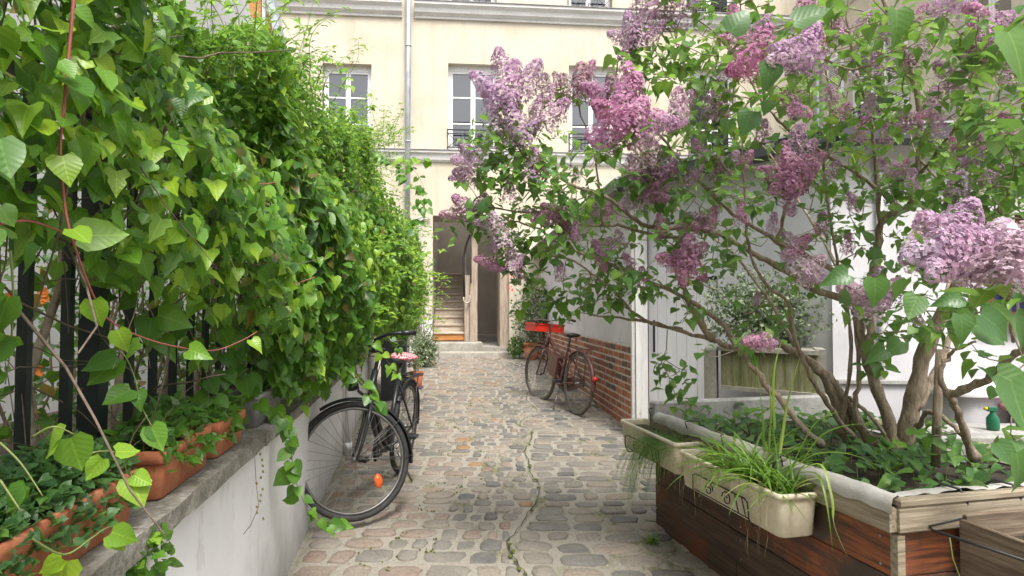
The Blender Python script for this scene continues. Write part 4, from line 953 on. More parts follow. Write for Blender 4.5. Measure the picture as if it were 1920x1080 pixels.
def bicycle(root, steer, paint, tyre, guardm, step=True, grips=blackp, saddle_m=leather, swept=.2, reflector=False, seat_h=.95, bar_h=1.02):
    I = Matrix.Identity(4); Wb = 1.08; rw = .354
    rh = Vector((0, 0, rw)); fh0 = Vector((Wb, 0, rw)); bb = Vector((.45, 0, .29)); ht = Vector((.865, 0, .86)); hb = Vector((.925, 0, .70)); st = Vector((.30, 0, .76))
    ax = (ht - hb).normalized(); St = Matrix.Translation(hb) @ Matrix.Rotation(steer, 4, ax) @ Matrix.Translation(-hb)
    wheel(root, rh, I, tyre, steel); wheel(root, fh0, St, tyre, steel, reflector)
    mm = MB()
    if step:
        mm.tube([ht - ax * .03, Vector((.78, 0, .62)), Vector((.64, 0, .42)), bb], .019, 10); mm.tube([hb + ax * .02, Vector((.80, 0, .50)), Vector((.62, 0, .34)), bb + Vector((.02, 0, -.02))], .017, 10)
    else:
        mm.tube([ht - ax * .02, Vector((.36, 0, .60))], .014, 9); mm.tube([hb + ax * .01, bb], .017, 10); mm.tube([ht - ax * .05, st + (bb - st) * .62], .012, 9)
    mm.tube([bb, st], .016, 10); mm.tube([hb - ax * .02, ht + ax * .02], .021, 10)
    for s in (-1, 1):
        mm.tube([bb + Vector((0, s * .02, 0)), Vector((.25, s * .055, .33)), rh + Vector((0, s * .06, 0))], .010, 7); mm.tube([st + Vector((0, s * .015, -.05)), rh + Vector((0, s * .06, 0))], .008, 7)
    mm.tube([bb + Vector((0, -.035, 0)), bb + Vector((0, .035, 0))], .022, 10); mm.build('frame', paint, root)
    mm = MB()
    for s in (-1, 1): mm.tube([hb + Vector((.01, s * .045, -.03)), Vector((.975, s * .05, .56)), Vector((1.03, s * .052, .44)), fh0 + Vector((0, s * .055, 0))], [.013, .012, .010, .008], 8, M=St)
    mm.tube([hb + Vector((.01, -.05, -.03)), hb + Vector((.01, .05, -.03))], .014, 8, M=St); mm.build('fork', paint, root)
    mm = MB(); mm.tube([ht, ht + ax * .17, ht + ax * .19 + Vector((.04, 0, 0))], .013, 8, M=St); q = ht + ax * .19 + Vector((.05, 0, 0))
    mm.tube([q + Vector((-swept, -.29, -.0)), q + Vector((-swept * .55, -.29, .01)), q + Vector((-.02, -.24, .02)), q + Vector((.02, -.12, .015)), q, q + Vector((.02, .12, .015)), q + Vector((-.02, .24, .02)), q + Vector((-swept * .55, .29, .01)), q + Vector((-swept, .29, -.0))], .011, 8, M=St); mm.build('handlebar', steel if grips is not blackp else blackp, root)
    for s in (-1, 1):
        mm = MB(); mm.tube([q + Vector((-swept - .01, s * .29, 0)), q + Vector((-swept * .5, s * .29, .01))], .017, 9, M=St); mm.build('grip', grips, root)
        mm = MB(); mm.tube([q + Vector((-.02, s * .24, .0)), q + Vector((-.03, s * .25, -.03)), q + Vector((-.11, s * .27, -.035))], .005, 6, M=St); mm.build('brake_lever', steel, root)
    mm = MB(); mm.tube([st, st + (st - bb).normalized() * (seat_h - .84)], .013, 9); mm.build('seat_post', steel, root); sp_ = st + (st - bb).normalized() * (seat_h - .84)
    mm = MB(); rings = []
    for (x, w_, h_) in ((-.13, .03, .02), (-.12, .075, .04), (-.07, .09, .05), (0, .065, .042), (.07, .035, .035), (.13, .022, .03), (.15, .012, .015)):
        rings.append([(sp_.x + x, sp_.y + w_ * math.cos(a), sp_.z + .03 + h_ * .5 * math.sin(a) + (.012 if x < -.05 else 0)) for a in [i * math.pi / 6 for i in range(12)]])
    loft(mm, rings); mm.build('saddle', saddle_m, root)
    for s in (-1, 1):
        mm = MB(); mm.tube([(sp_.x - .07 + .012 * math.cos(t_), s * .045 + .012 * math.sin(t_), sp_.z - .03 + .045 * i / 24) for i, t_ in [(i, i * .9) for i in range(25)]], .003, 5)
        mm.build('saddle_spring', steel, root)
    mm = MB(); guard(mm, rh, .372, -12 + 180 + 20, 40, .026, I); mm.build('rear_mudguard', guardm, root)
    mm = MB(); guard(mm, fh0, .372, 65, 195, .026, St); mm.build('front_mudguard', guardm, root)
    mm = MB()
    for s in (-1, 1):
        mm = MB(); mm.tube([fh0 + Vector((0, s * .05, 0)), fh0 + Vector((.372 * math.cos(R(188)), s * .027, .372 * math.sin(R(188))))], .0022, 5, M=St); mm.build('mudguard_stay', steel, root); mm = MB(); mm.tube([fh0 + Vector((0, s * .05, 0)), fh0 + Vector((.372 * math.cos(R(150)), s * .027, .372 * math.sin(R(150))))], .0022, 5, M=St)
        mm.build('mudguard_stay', steel, root); mm = MB()
        mm.tube([rh + Vector((0, s * .05, 0)), rh + Vector((.372 * math.cos(R(178)), s * .027, .372 * math.sin(R(178))))], .0022, 5)
        mm.build('mudguard_stay', steel, root)
    # chainset
    mm = MB(); torus(mm, bb + Vector((0, 0, 0)), .085, .004, Matrix.Translation((0, -.045, 0)), 28, 5); mm.lathe([(.001, 0), (.03, 0)], 12, M=Matrix.Translation(bb + Vector((0, -.045, 0))) @ Matrix.Rotation(R(90), 4, 'X'))
    for k in range(5): a = k * 1.2566; mm.tube([bb + Vector((0, -.045, 0)), bb + Vector((.083 * math.cos(a), -.045, .083 * math.sin(a)))], .005, 4)
    mm.build('chainwheel', steel, root)
    mm = MB(); mm.extr([bb + Vector((.10, -.052, .0)), bb + Vector((.06, -.052, .09)), rh + Vector((.0, -.052, .05)), rh + Vector((-.05, -.052, .0)), rh + Vector((0, -.052, -.04)), bb + Vector((.05, -.052, -.095))], (0, -.02, 0)); mm.build('chain_guard', guardm, root)
    for s, a in ((-1, R(-20)), (1, R(160))):
        e = bb + Vector((.17 * math.cos(a), s * .075, .17 * math.sin(a))); mm = MB(); mm.tube([bb + Vector((0, s * .07, 0)), e], .009, 7); cr_ = mm.build('crank', steel, root)
        mm = MB(); mm.box(e.x - .045, e.x + .045, min(e.y, e.y + s * .1), max(e.y, e.y + s * .1), e.z - .013, e.z + .013, bev=.004); mm.build('pedal', blackp, root)
    # rear rack
    mm = MB()
    for s in (-1, 1): mm.tube([Vector((.22, s * .05, .74)), Vector((.14, s * .06, .745)), Vector((-.20, s * .06, .745)), Vector((-.22, s * .03, .745))], .006, 6); mm.tube([Vector((-.06, s * .06, .745)), rh + Vector((0, s * .06, 0))], .005, 6)
    for x in (.1, 0, -.1, -.19): mm.tube([Vector((x, -.06, .745)), Vector((x, .06, .745))], .005, 6)
    mm.build('rear_rack', guardm, root)
    mm = MB(); mm.tube([q + Vector((-.03, .2, 0)), q + Vector((.12, .1, .05)), ht + Vector((.08, .03, -.05)), hb + Vector((-.02, .02, -.05)), bb + Vector((.05, .03, .03))], .003, 5, M=I); mm.tube([q + Vector((-.03, -.2, 0)), q + Vector((.1, -.1, .06)), hb + Vector((.06, 0, .05))], .003, 5, M=St); mm.build('cable', blackp, root)
    mm = MB(); mm.tube([Vector((.36, .06, .24)), Vector((.28, .16, .02))], .008, 6); mm.build('kickstand', steel, root)
    return q, sp_, St
bk = thing('bicycle', 'black city bicycle with gingham saddle cover leaning on the white garden wall', 'bicycle')
hd = Vector((-.10, -1.05, 0)); rz = math.atan2(hd.y, hd.x)
bk.location = (-.865, 4.82, gz(4.8) + .0); bk.rotation_euler = (R(-4.5), 0, rz); bk.rotation_mode = 'XYZ'
q, sp_, St = bicycle(bk, R(-56), blackp, rubber, blackp, True, swept=.17, reflector=-130)
mm = MB(); rings = []
for (x, w_, h_) in ((-.15, .04, .03), (-.14, .085, .055), (-.08, .108, .07), (0, .085, .062), (.06, .05, .05), (.09, .02, .02)):
    rings.append([(sp_.x + x, w_ * math.cos(a), sp_.z + .045 + h_ * .5 * math.sin(a)) for a in [i * math.pi / 8 for i in range(16)]])
loft(mm, rings); mm.build('saddle_cover', checkm, bk)
mm = MB(); mm.lathe([(.001, .0), (.03, .0), (.034, .03), (.03, .06), (.001, .07)], 14, M=St @ Matrix.Translation((.99, 0, .80)) @ Matrix.Rotation(R(90), 4, 'Y')); mm.build('headlight', blackp, bk)
mm = MB(); mm.tube([St @ Vector((.95, 0, .72)), St @ Vector((1.0, .03, .76))], .01, 6); mm.build('lamp_bracket', blackp, bk)
rb = thing('bicycle', 'old maroon bicycle with red handlebar crate leaning by the brick wall', 'bicycle')
hd = Vector((-.36, .95, 0)); rz = math.atan2(hd.y, hd.x); rb.location = (.72, 6.9, gz(6.9)); rb.rotation_euler = (R(4), 0, rz)
q, sp_, St = bicycle(rb, R(10), bikebrown, rubberd, bikebrown, False, grips=leather, swept=.12, seat_h=.93)
mm = MB(); mm.lathe([(.001, 0), (.03, 0), (.03, .02), (.001, .03)], 12, M=Matrix.Translation((-.375, 0, .44)) @ Matrix.Rotation(R(-90), 4, 'Y')); mm.build('rear_reflector', redm, rb)
mm = MB(); mm.extr([Vector((.56, -.04, .34)), Vector((.80, -.04, .44)), Vector((.72, -.04, .66)), Vector((.50, -.04, .60))], (0, .08, 0)); mm.build('frame_bag', bikebrown, rb)
ct = thing('red_crate', 'bright red shallow plastic crate strapped to the maroon bicycle handlebar', 'crate'); ct.matrix_world = Matrix.Translation(rb.location) @ Matrix.Rotation(rz, 4, 'Z') @ Matrix.Rotation(R(4), 4, 'X')
Cm = Matrix.Translation((1.02, 0, .90)) @ Matrix.Rotation(R(8), 4, 'Z')
mm = MB()
hw, hl, hh = .21, .13, .10
for a in ((-hl, -hl + .01, -hw, hw), (hl - .01, hl, -hw, hw), (-hl + .01, hl - .01, -hw, -hw + .01), (-hl + .01, hl - .01, hw - .01, hw)): mm.box(a[0], a[1], a[2], a[3], 0, hh, Cm)
mm.box(-hl + .01, hl - .01, -hw + .01, hw - .01, 0, .008, Cm); mm.build('body', redm, ct)
mm = MB(); 
for a in ((-hl - .008, -hl, -hw - .008, hw + .008), (hl, hl + .008, -hw - .008, hw + .008), (-hl, hl, -hw - .008, -hw), (-hl, hl, hw, hw + .008)): mm.box(a[0], a[1], a[2], a[3], hh - .02, hh + .003, Cm)
mm.build('rim', redm, ct)

# ------------------------------------------------------------ foliage machinery
def heart(w=.46, fold=.25, droop=.3, wave=.03, seed=0, slim=False, lobed=False):
    r_ = random.Random(seed)
    mt = [0, .14, .36, .6, .82, 1.0]
    if slim: et, ew = [0.02, .16, .38, .62, .84], [.05, .5, 1.0, .8, .38]
    elif lobed: et, ew = [-.12, .10, .30, .48, .80], [.62, 1.05, .62, .72, .22]
    else: et, ew = [-.10, .12, .36, .60, .82], [.55, 1.0, .98, .66, .28]
    ew = [e * w for e in ew]; V = []
    for t_ in mt: V.append((t_, 0, -droop * t_ * t_))
    for sgn in (1, -1):
        for k in range(5):
            ww = ew[k] * r_.uniform(.93, 1.07); V.append((et[k], sgn * ww, fold * ww - droop * et[k] ** 2 + r_.uniform(-wave, wave)))
    Fc = []
    for k in range(4):
        a, b_, c_, d_ = k, k + 1, 6 + k + 1, 6 + k; Fc += [(a, b_, c_), (a, c_, d_)]
        c_, d_ = 11 + k + 1, 11 + k; Fc += [(a, c_, b_), (a, d_, c_)]
    Fc += [(4, 5, 10), (4, 15, 5)]
    V = np.array(V); return V, np.array(Fc), V.copy()
def small(w=.3, droop=.2, fold=.2):
    V = np.array([(0, 0, 0), (.5, w, fold * w - droop * .2), (1, 0, -droop), (.5, -w, fold * w - droop * .2), (.5, 0, -droop * .25)]); return V, np.array([(0, 4, 1), (4, 2, 1), (0, 3, 4), (4, 3, 2)]), V.copy()
HEARTS = [heart(.42, .30, .35, .03, 1), heart(.46, .15, .22, .04, 2), heart(.40, .45, .5, .03, 3), heart(.44, .2, -.12, .05, 4)]
LOBES = [heart(.42, .3, .3, .04, 5, lobed=True), heart(.4, .2, .15, .05, 6, lobed=True)]
SLIMS = [heart(.26, .3, .3, .02, 7, slim=True)]
SMALLS = [small(.3), small(.38, .35), small(.22, .1, .4)]
def norm(a): return a / np.maximum(np.linalg.norm(a, axis=-1, keepdims=True), 1e-9)
class Leaves:
    def __init__(s): s.p = []; s.l = []; s.n = []; s.s = []; s.t = []; s.k = []
    def add(s, p, l, n, sc, tint, k): s.p.append(tuple(p)); s.l.append(tuple(l)); s.n.append(tuple(n)); s.s.append(sc); s.t.append(tint); s.k.append(k)
    def arr(s): return [np.array(x) for x in (s.p, s.l, s.n, s.s, s.t, s.k)]
def frames(Ld, Nn):
    Ld = norm(Ld); Sd = norm(np.cross(Nn, Ld)); Nn = np.cross(Ld, Sd); return Ld, Sd, Nn
def emit(name, arrs, templates, mat, parent, nind=0, indname='leaf', stuffname='foliage'):
    p, l, n, sc, ti, kk = arrs
    if len(p) == 0: return
    Ld, Sd, Nn = frames(l, n)
    yy = np.maximum(p[:, 1], .05); px = 960 + F * p[:, 0] / yy; py = 578 - F * (p[:, 2] - CAMZ) / yy
    key = sc / yy * ((px > -20) & (px < 1940) & (py > -20) & (py < 1100) & (p[:, 1] > .3)); order = np.argsort(-key)
    ind = order[:nind]; rest = order[nind:]
    if nind:
        cache = {}
        for i in ind:
            q = int(np.clip(round(ti[i] * 8), 0, 8)); key_ = (int(kk[i]), q)
            if key_ not in cache:
                V, Fc, lv = templates[int(kk[i])]; cache[key_] = fastmesh(indname, V, Fc, mat, np.full(len(V), q / 8), lv)
            o = link(indname, cache[key_], parent)
            M_ = Matrix(((Ld[i][0], Sd[i][0], Nn[i][0], p[i][0]), (Ld[i][1], Sd[i][1], Nn[i][1], p[i][1]), (Ld[i][2], Sd[i][2], Nn[i][2], p[i][2]), (0, 0, 0, 1))) @ Matrix.Scale(float(sc[i]), 4)
            o.matrix_local = M_
    Vs = []; Fs = []; Ts = []; Ls = []; b0 = 0
    for k in range(len(templates)):
        V, Fc, lv = templates[k]; sel = rest[kk[rest] == k]
        if len(sel) == 0: continue
        W_ = p[sel][:, None, :] + sc[sel][:, None, None] * (V[None, :, 0:1] * Ld[sel][:, None, :] + V[None, :, 1:2] * Sd[sel][:, None, :] + V[None, :, 2:3] * Nn[sel][:, None, :])
        m_ = len(sel); nv = len(V); Vs.append(W_.reshape(-1, 3)); Fs.append((Fc[None] + (np.arange(m_) * nv)[:, None, None]).reshape(-1, 3) + b0); b0 += m_ * nv
        Ts.append(np.repeat(ti[sel], nv)); Ls.append(np.tile(lv, (m_, 1)))
    if Vs:
        me = fastmesh(stuffname, np.concatenate(Vs), np.concatenate(Fs), mat, np.concatenate(Ts), np.concatenate(Ls))
        o = link(stuffname, me, parent); tag(o, kind='stuff'); return o
def blades(name, strands, mat, parent=None, kind='stuff'):
    "strands: list of (pts, width, tint)"
    V = []; Fc = []; T = []
    for pts, w, ti in strands:
        b0 = len(V); n = len(pts)
        for i, p in enumerate(pts):
            t_ = (pts[min(i+1, n-1)] - pts[max(i-1, 0)]).normalized(); sd_ = t_.cross(Vector((0, 0, 1)))
            if sd_.length < .05: sd_ = Vector((.6, -.8, 0))
            sd_.normalize(); sd_ = (sd_ + Vector((.35, -.2, 0))).normalized(); ww = w * (1 - (i / (n - 1)) ** 2.2 * .9) * .5
            up_ = t_.cross(sd_).normalized() * ww * .5
            V += [p - sd_ * ww + up_, p, p + sd_ * ww + up_]; T += [ti] * 3
        for i in range(n - 1):
            for j in (0, 1): a = b0 + i*3 + j; Fc.append((a, a+1, a+4, a+3))
    me = fastmesh(name, np.array([tuple(v) for v in V]), np.array(Fc), mat, np.array(T), np.array([tuple(v) for v in V]))
    o = link(name, me, parent)
    if kind: tag(o, kind=kind)
    return o

# ------------------------------------------------------------ the climber on the fence
rng = np.random.default_rng(21)
climb = thing('climbing_vine', 'dense bright green heart leaved climber smothering the metal fence', 'climbing plant')
def hedgeH(y): return np.minimum(2.05 + .17 * (y - 1), 3.1) + .07 * np.sin(y * 2.3) + .05 * np.sin(y * 5.1 + 1)
def hbot(y): return np.interp(y, [0.5, 1.0, 1.5, 2.0, 2.5, 2.9, 3.4, 4.2, 5, 6.5, 8.6], [1.52, 1.48, 1.40, 1.30, 1.16, .90, .86, 1.04, 1.08, 1.02, .72])
def hbulge(y, u):
    "outward distance past the wall face; u 0..1 height fraction"
    b0 = np.interp(y, [0.6, 1.5, 3, 5, 7, 8.8], [.02, .08, .22, .42, .60, .52])
    return b0 * (.30 + .85 * np.sin(np.clip(u * 1.15 + .12, 0, 1) * math.pi) ** .8) - .10 * u ** 3 + .06 * np.sin(y * 3.7 + u * 4) + .04 * np.sin(y * 9 + u * 11)
def climber_leaves(n, ysel, size, kinds, depth=.22, tb=.5):
    y = ysel(n); u = rng.random(n) ** .85
    H = hedgeH(y); B = hbot(y) + rng.normal(0, .04, n); z = B + (H - B) * u
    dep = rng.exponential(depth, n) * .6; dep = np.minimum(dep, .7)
    out = hbulge(y, u) - dep
    topm = rng.random(n) < .16                               # leaves on the top surface
    out = np.where(topm, hbulge(y, 1) - rng.random(n) * .75, out); z = np.where(topm, H + rng.normal(0, .07, n), z); u = np.where(topm, 1.0, u)
    x = wx(y) + out
    p = np.stack([x, y + rng.normal(0, .02, n), z], 1)
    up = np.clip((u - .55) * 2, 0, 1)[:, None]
    nrm = np.stack([np.ones(n), np.full(n, -.25), np.full(n, .35)], 1) * (1 - up * .6) + np.array([0, 0, 1.2]) * up * .8 + np.array([-.2, 0, .45]) + rng.normal(0, .55, (n, 3))
    Ld = np.stack([.35 + rng.normal(0, .45, n), rng.normal(-.1, .55, n), -.9 + up[:, 0] * .75 + rng.normal(0, .3, n)], 1)
    s = size(y) * rng.uniform(.55, 1.25, n)
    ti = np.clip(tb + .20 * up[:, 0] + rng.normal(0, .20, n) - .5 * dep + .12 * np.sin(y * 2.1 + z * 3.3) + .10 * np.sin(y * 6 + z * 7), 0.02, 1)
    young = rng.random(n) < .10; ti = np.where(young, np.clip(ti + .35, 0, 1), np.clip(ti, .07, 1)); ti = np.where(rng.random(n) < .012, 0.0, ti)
    k = rng.choice(kinds, n)
    return [p, Ld, nrm, s, ti, k]
def cat(*a): return [np.concatenate(q) for q in zip(*a)]
T6 = HEARTS + LOBES
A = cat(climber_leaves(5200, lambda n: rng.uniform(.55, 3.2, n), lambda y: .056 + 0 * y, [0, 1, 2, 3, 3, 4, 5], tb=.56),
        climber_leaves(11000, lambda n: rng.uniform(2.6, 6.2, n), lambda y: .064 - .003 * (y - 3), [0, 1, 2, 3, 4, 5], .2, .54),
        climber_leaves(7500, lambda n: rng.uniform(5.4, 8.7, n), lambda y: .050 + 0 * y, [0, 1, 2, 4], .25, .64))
# keep a window onto the fence low down near the viewer
p = A[0]
drop_ = (p[:, 1] < 1.75) & (p[:, 2] > 1.5) & (p[:, 2] < 1.98) & (rng.random(len(p)) < .2)
A = [q[~drop_] for q in A]
# hanging sprays and trailing runners: (points px,py,d ; leaf size ; step)
L = Leaves(); rs = random.Random(4)
runners = [
 ([(505, 745, 2.75), (535, 790, 2.72), (545, 840, 2.7), (552, 890, 2.7), (565, 930, 2.72), (590, 965, 2.75), (618, 985, 2.8), (640, 975, 2.85)], .075, .045, 'g'),
 ([(620, 640, 3.5), (650, 680, 3.4), (680, 720, 3.35), (700, 745, 3.35), (712, 765, 3.35)], .07, .05, 'g'),
 ([(600, 590, 3.6), (650, 610, 3.5), (700, 640, 3.5), (735, 690, 3.5), (748, 705, 3.5)], .055, .06, 'y'),
 ([(640, 560, 4.2), (700, 600, 4.1), (745, 650, 4.1)], .06, .07, 'g'),
 ([(140, -20, 1.08), (133, 60, 1.08), (122, 180, 1.08), (113, 280, 1.09), (118, 350, 1.1), (128, 420, 1.11), (150, 490, 1.13), (178, 560, 1.17), (205, 600, 1.25), (260, 630, 1.38), (330, 650, 1.5), (400, 657, 1.7), (450, 640, 1.75), (482, 622, 1.78)], .055, .13, 'r'),
 ([(320, 400, 2.0), (350, 430, 1.95), (400, 470, 1.95), (440, 500, 1.95)], .08, .06, 'r'),
 ([(0, 420, 1.05), (60, 415, 1.1), (140, 445, 1.2)], .09, .06, 'r'),
 ([(470, 560, 2.5), (530, 540, 2.5), (590, 520, 2.55)], .075, .06, 'r'),
 ([(350, 300, 2.2), (400, 330, 2.1), (470, 345, 2.1), (520, 342, 2.15)], .07, .07, 'r'),
 ([(700, 280, 5.5), (740, 310, 5.2), (775, 350, 5.0), (790, 380, 4.9), (775, 430, 4.8)], .075, .07, 'g'),
 ([(740, 300, 5.3), (790, 298, 5.1), (805, 300, 5.0)], .09, .07, 'y'),
 ([(730, 420, 5.4), (760, 440, 5.0), (790, 470, 4.8), (825, 470, 4.7), (850, 455, 4.7), (845, 430, 4.7)], .06, .12, 'y'),
 ([(760, 300, 5.2), (790, 340, 5.0), (800, 390, 4.9), (780, 420, 4.9)], .07, .08, 'g'),
 ([(560, 130, 4.0), (570, 60, 3.95), (545, 20, 3.9), (530, -30, 3.9)], .05, .05, 'y'),
 ([(560, 150, 4.2), (600, 110, 4.2), (640, 120, 4.15), (655, 160, 4.1)], .05, .05, 'y'),
 ([(600, 200, 4.4), (650, 200, 4.4), (690, 240, 4.4)], .05, .05, 'y'),
 ([(400, 110, 3.0), (390, 50, 3.0), (380, -20, 3.0)], .05, .045, 'y'), ([(440, 130, 3.2), (450, 60, 3.2), (435, 0, 3.2)], .05, .045, 'y'), ([(480, 160, 3.4), (500, 80, 3.4), (470, 10, 3.4)], .05, .045, 'y'),
 ([(240, 110, 2.0), (260, 50, 2.0), (275, 0, 2.0)], .09, .2, 'y'), ([(660, 260, 4.8), (690, 210, 4.8), (705, 170, 4.8)], .04, .06, 'y'),
 ([(20, 470, 1.0), (25, 560, 1.02), (20, 650, 1.05), (10, 720, 1.08)], .07, .06, 'g'),

 ([(195, 690, 1.45), (225, 660, 1.42), (250, 700, 1.42), (265, 760, 1.42), (285, 800, 1.42)], .07, .08, 'g'),
 ([(230, 470, 1.7), (260, 540, 1.7), (290, 600, 1.75), (300, 660, 1.8)], .085, .06, 'g'),
 ([(330, 520, 2.2), (350, 600, 2.2), (380, 680, 2.2), (400, 740, 2.2), (430, 780, 2.2)], .08, .06, 'g'),
 ([(430, 560, 2.5), (440, 640, 2.5), (460, 700, 2.5), (480, 750, 2.5)], .085, .05, 'g'),
 ([(390, 500, 2.3), (410, 590, 2.3), (420, 690, 2.3)], .085, .05, 'g'),
 ([(500, 600, 2.8), (520, 680, 2.75), (540, 730, 2.75)], .085, .045, 'g'), ([(560, 620, 3.0), (580, 680, 3.0), (600, 715, 3.0)], .08, .045, 'g'),
 ([(60, 1010, 1.0), (120, 1040, 1.05), (170, 1010, 1.1), (200, 990, 1.15), (230, 985, 1.2)], .055, .08, 'y'),
 ([(0, 830, .95), (40, 870, .95), (80, 930, .95)], .065, .07, 'g'), ([(0, 900, .92), (40, 960, .92)], .06, .07, 'g'),
 ([(140, 880, 1.1), (170, 850, 1.1), (220, 850, 1.15), (240, 890, 1.18)], .055, .07, 'y'),
 ([(60, 820, 1.0), (100, 800, 1.0), (140, 815, 1.02)], .06, .06, 'y'),
]
for pts, ls, step, c in runners:
    P3 = [P(*q) for q in pts]
    # densify with catmull
    D = []
    for i in range(len(P3) - 1):
        a, b_, c_, d_ = P3[max(i-1, 0)], P3[i], P3[i+1], P3[min(i+2, len(P3)-1)]
        for k in range(5):
            t_ = k / 5; D.append(.5 * ((2*b_) + (c_ - a) * t_ + (2*a - 5*b_ + 4*c_ - d_) * t_*t_ + (3*b_ - a - 3*c_ + d_) * t_**3))
    D.append(P3[-1])
    mm = MB(); n = len(D); r0 = .0032 if c == 'r' else .0022
    mm.tube(D, [r0 * (1 - .6 * i / n) for i in range(n)], 5); mm.build('vine_stem', vinered if c == 'r' else vinegreen, climb)
    acc = 0; side = 1
    for i in range(1, n):
        acc += (D[i] - D[i-1]).length
        if acc > step:
            acc = 0; side = -side
            for _ in range(2 if c != 'r' else 1):
                d_ = (D[i] - D[i-1]).normalized(); ld = Vector((side * rs.uniform(.1, .9), rs.uniform(-.6, .2), rs.uniform(-.9, .1))) + d_ * .3
                nn = Vector((rs.uniform(-.2, .7), -.7, rs.uniform(.2, 1.0)))
                sz = ls * rs.uniform(.65, 1.2); ti = rs.uniform(.35, .65) if c != 'y' else rs.uniform(.7, .98)
                if c == 'r': ti = rs.uniform(.6, .95)
                L.add(D[i] + ld.normalized() * .015, ld, nn, sz, ti, rs.choice([0, 1, 2, 3, 3, 4])); side = -side if rs.random() < .5 else side
A = cat(A, L.arr())
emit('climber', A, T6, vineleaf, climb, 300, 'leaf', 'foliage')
# fine jasmine-like leaflets mixed through the far part and the crest
def fine(n, ya, yb, ua, ub, sz):
    y = rng.uniform(ya, yb, n); u = rng.uniform(ua, ub, n); H = hedgeH(y) + .12; B = hbot(y); z = B + (H - B) * u
    x = wx(y) + hbulge(y, u) - rng.exponential(.1, n) + .04
    p = np.stack([x, y, z], 1); return [p, rng.normal(0, 1, (n, 3)) + np.array([.3, -.2, -.3]), rng.normal(0, .6, (n, 3)) + np.array([.5, -.2, .8]), sz * rng.uniform(.6, 1.3, n), np.clip(rng.normal(.62, .18, n), 0, 1), rng.integers(0, 3, n)]
emit('climber_fine', cat(fine(5000, 5.5, 8.8, 0, 1, .034), fine(3500, 2.2, 6, .75, 1.05, .036), fine(2500, .7, 3, .9, 1.02, .04)), SMALLS, vineleaf, climb, 0, stuffname='fine_foliage')
# free shoots rising from the crest
SH = Leaves(); mm = MB(); rs = random.Random(12)
for i in range(215):
    y = rs.uniform(1.6, 7.8); hh = float(hedgeH(y)); p0 = Vector((wx(y) + rs.uniform(-.45, .45 * min(1, y / 5)), y, hh - .05)); d_ = Vector((rs.uniform(-.2, .5), rs.uniform(-.4, .3), 1)).normalized()
    if i >= 150:
        y = rs.uniform(3.6, 8.2); u_ = rs.uniform(.1, .95); zb_l = float(hbot(y)); p0 = Vector((wx(y) + float(hbulge(y, u_)) - .06, y, zb_l + (hh - zb_l) * u_)); d_ = Vector((1, rs.uniform(-.5, .3), rs.uniform(-.3, .7))).normalized()
    pts = [p0]; Ls_ = rs.uniform(.12, .5) * (1.35 if rs.random() < .25 else 1)
    for k in range(8): d_ = (d_ + Vector((rs.uniform(-.25, .3), rs.uniform(-.25, .25), -.03 - .05 * k * rs.random()))).normalized(); pts.append(pts[-1] + d_ * Ls_ / 8)
    mm.tube(pts, [.0024 - .0002 * k for k in range(9)], 4, cap=False)
    for k in range(1, 9):
        for s_ in (-1, 1):
            for w_ in range(2): SH.add(pts[k] + Vector((rs.uniform(-.01, .01),) * 3), Vector((s_ * rs.uniform(.4, 1), rs.uniform(-.8, .4), rs.uniform(-.4, .3))), Vector((rs.uniform(-.3, .3), -.4, 1)), rs.uniform(.02, .05), rs.uniform(.5, 1.0), rs.randrange(3))
tag(mm.build('shoot_stems', vinegreen, climb), kind='stuff')
emit('shoots', SH.arr(), SMALLS, vineleaf, climb, 0, stuffname='shoot_leaves')
# woody tangle inside
mm = MB(); rs = random.Random(9)
for i in range(420):
    y = rs.uniform(.5, 6.5); z0 = rs.uniform(.82, float(hedgeH(y)) - .1) if y < 3.4 else rs.uniform(1.2, 2.6)
    x = wx(y) + rs.uniform(-.42, -.02) + (0 if y < 3 else .1); p0 = Vector((x, y, z0)); d_ = Vector((rs.uniform(-.2, .3), rs.uniform(-1, 1), rs.uniform(-1, 1))).normalized(); pts = [p0]
    for k in range(5): d_ = (d_ + Vector((rs.uniform(-.3, .3), rs.uniform(-.4, .4), rs.uniform(-.5, .4)))).normalized(); pts.append(pts[-1] + d_ * rs.uniform(.05, .14))
    r0 = rs.choice([.0015, .002, .0025, .004]); mm.tube(pts, [r0 * (1 - .12 * k) for k in range(6)], 4, cap=False)
tag(mm.build('dry_tangle', deadstem, climb), kind='stuff')
for i, y in enumerate([.8, 1.15, 1.5, 1.95, 2.3, 2.7, 3.1, 3.8, 4.6, 5.6]):
    mm = MB(); pts = []; x0 = wx(y) - .36
    for k in range(8): pts.append(Vector((x0 + rs.uniform(-.03, .03) + .02 * k, y + rs.uniform(-.04, .04) + .03 * k, .6 + k * .26)))
    mm.tube(pts, [.014 - .0012 * k for k in range(8)], 7); mm.build('woody_stem', barkt, climb)

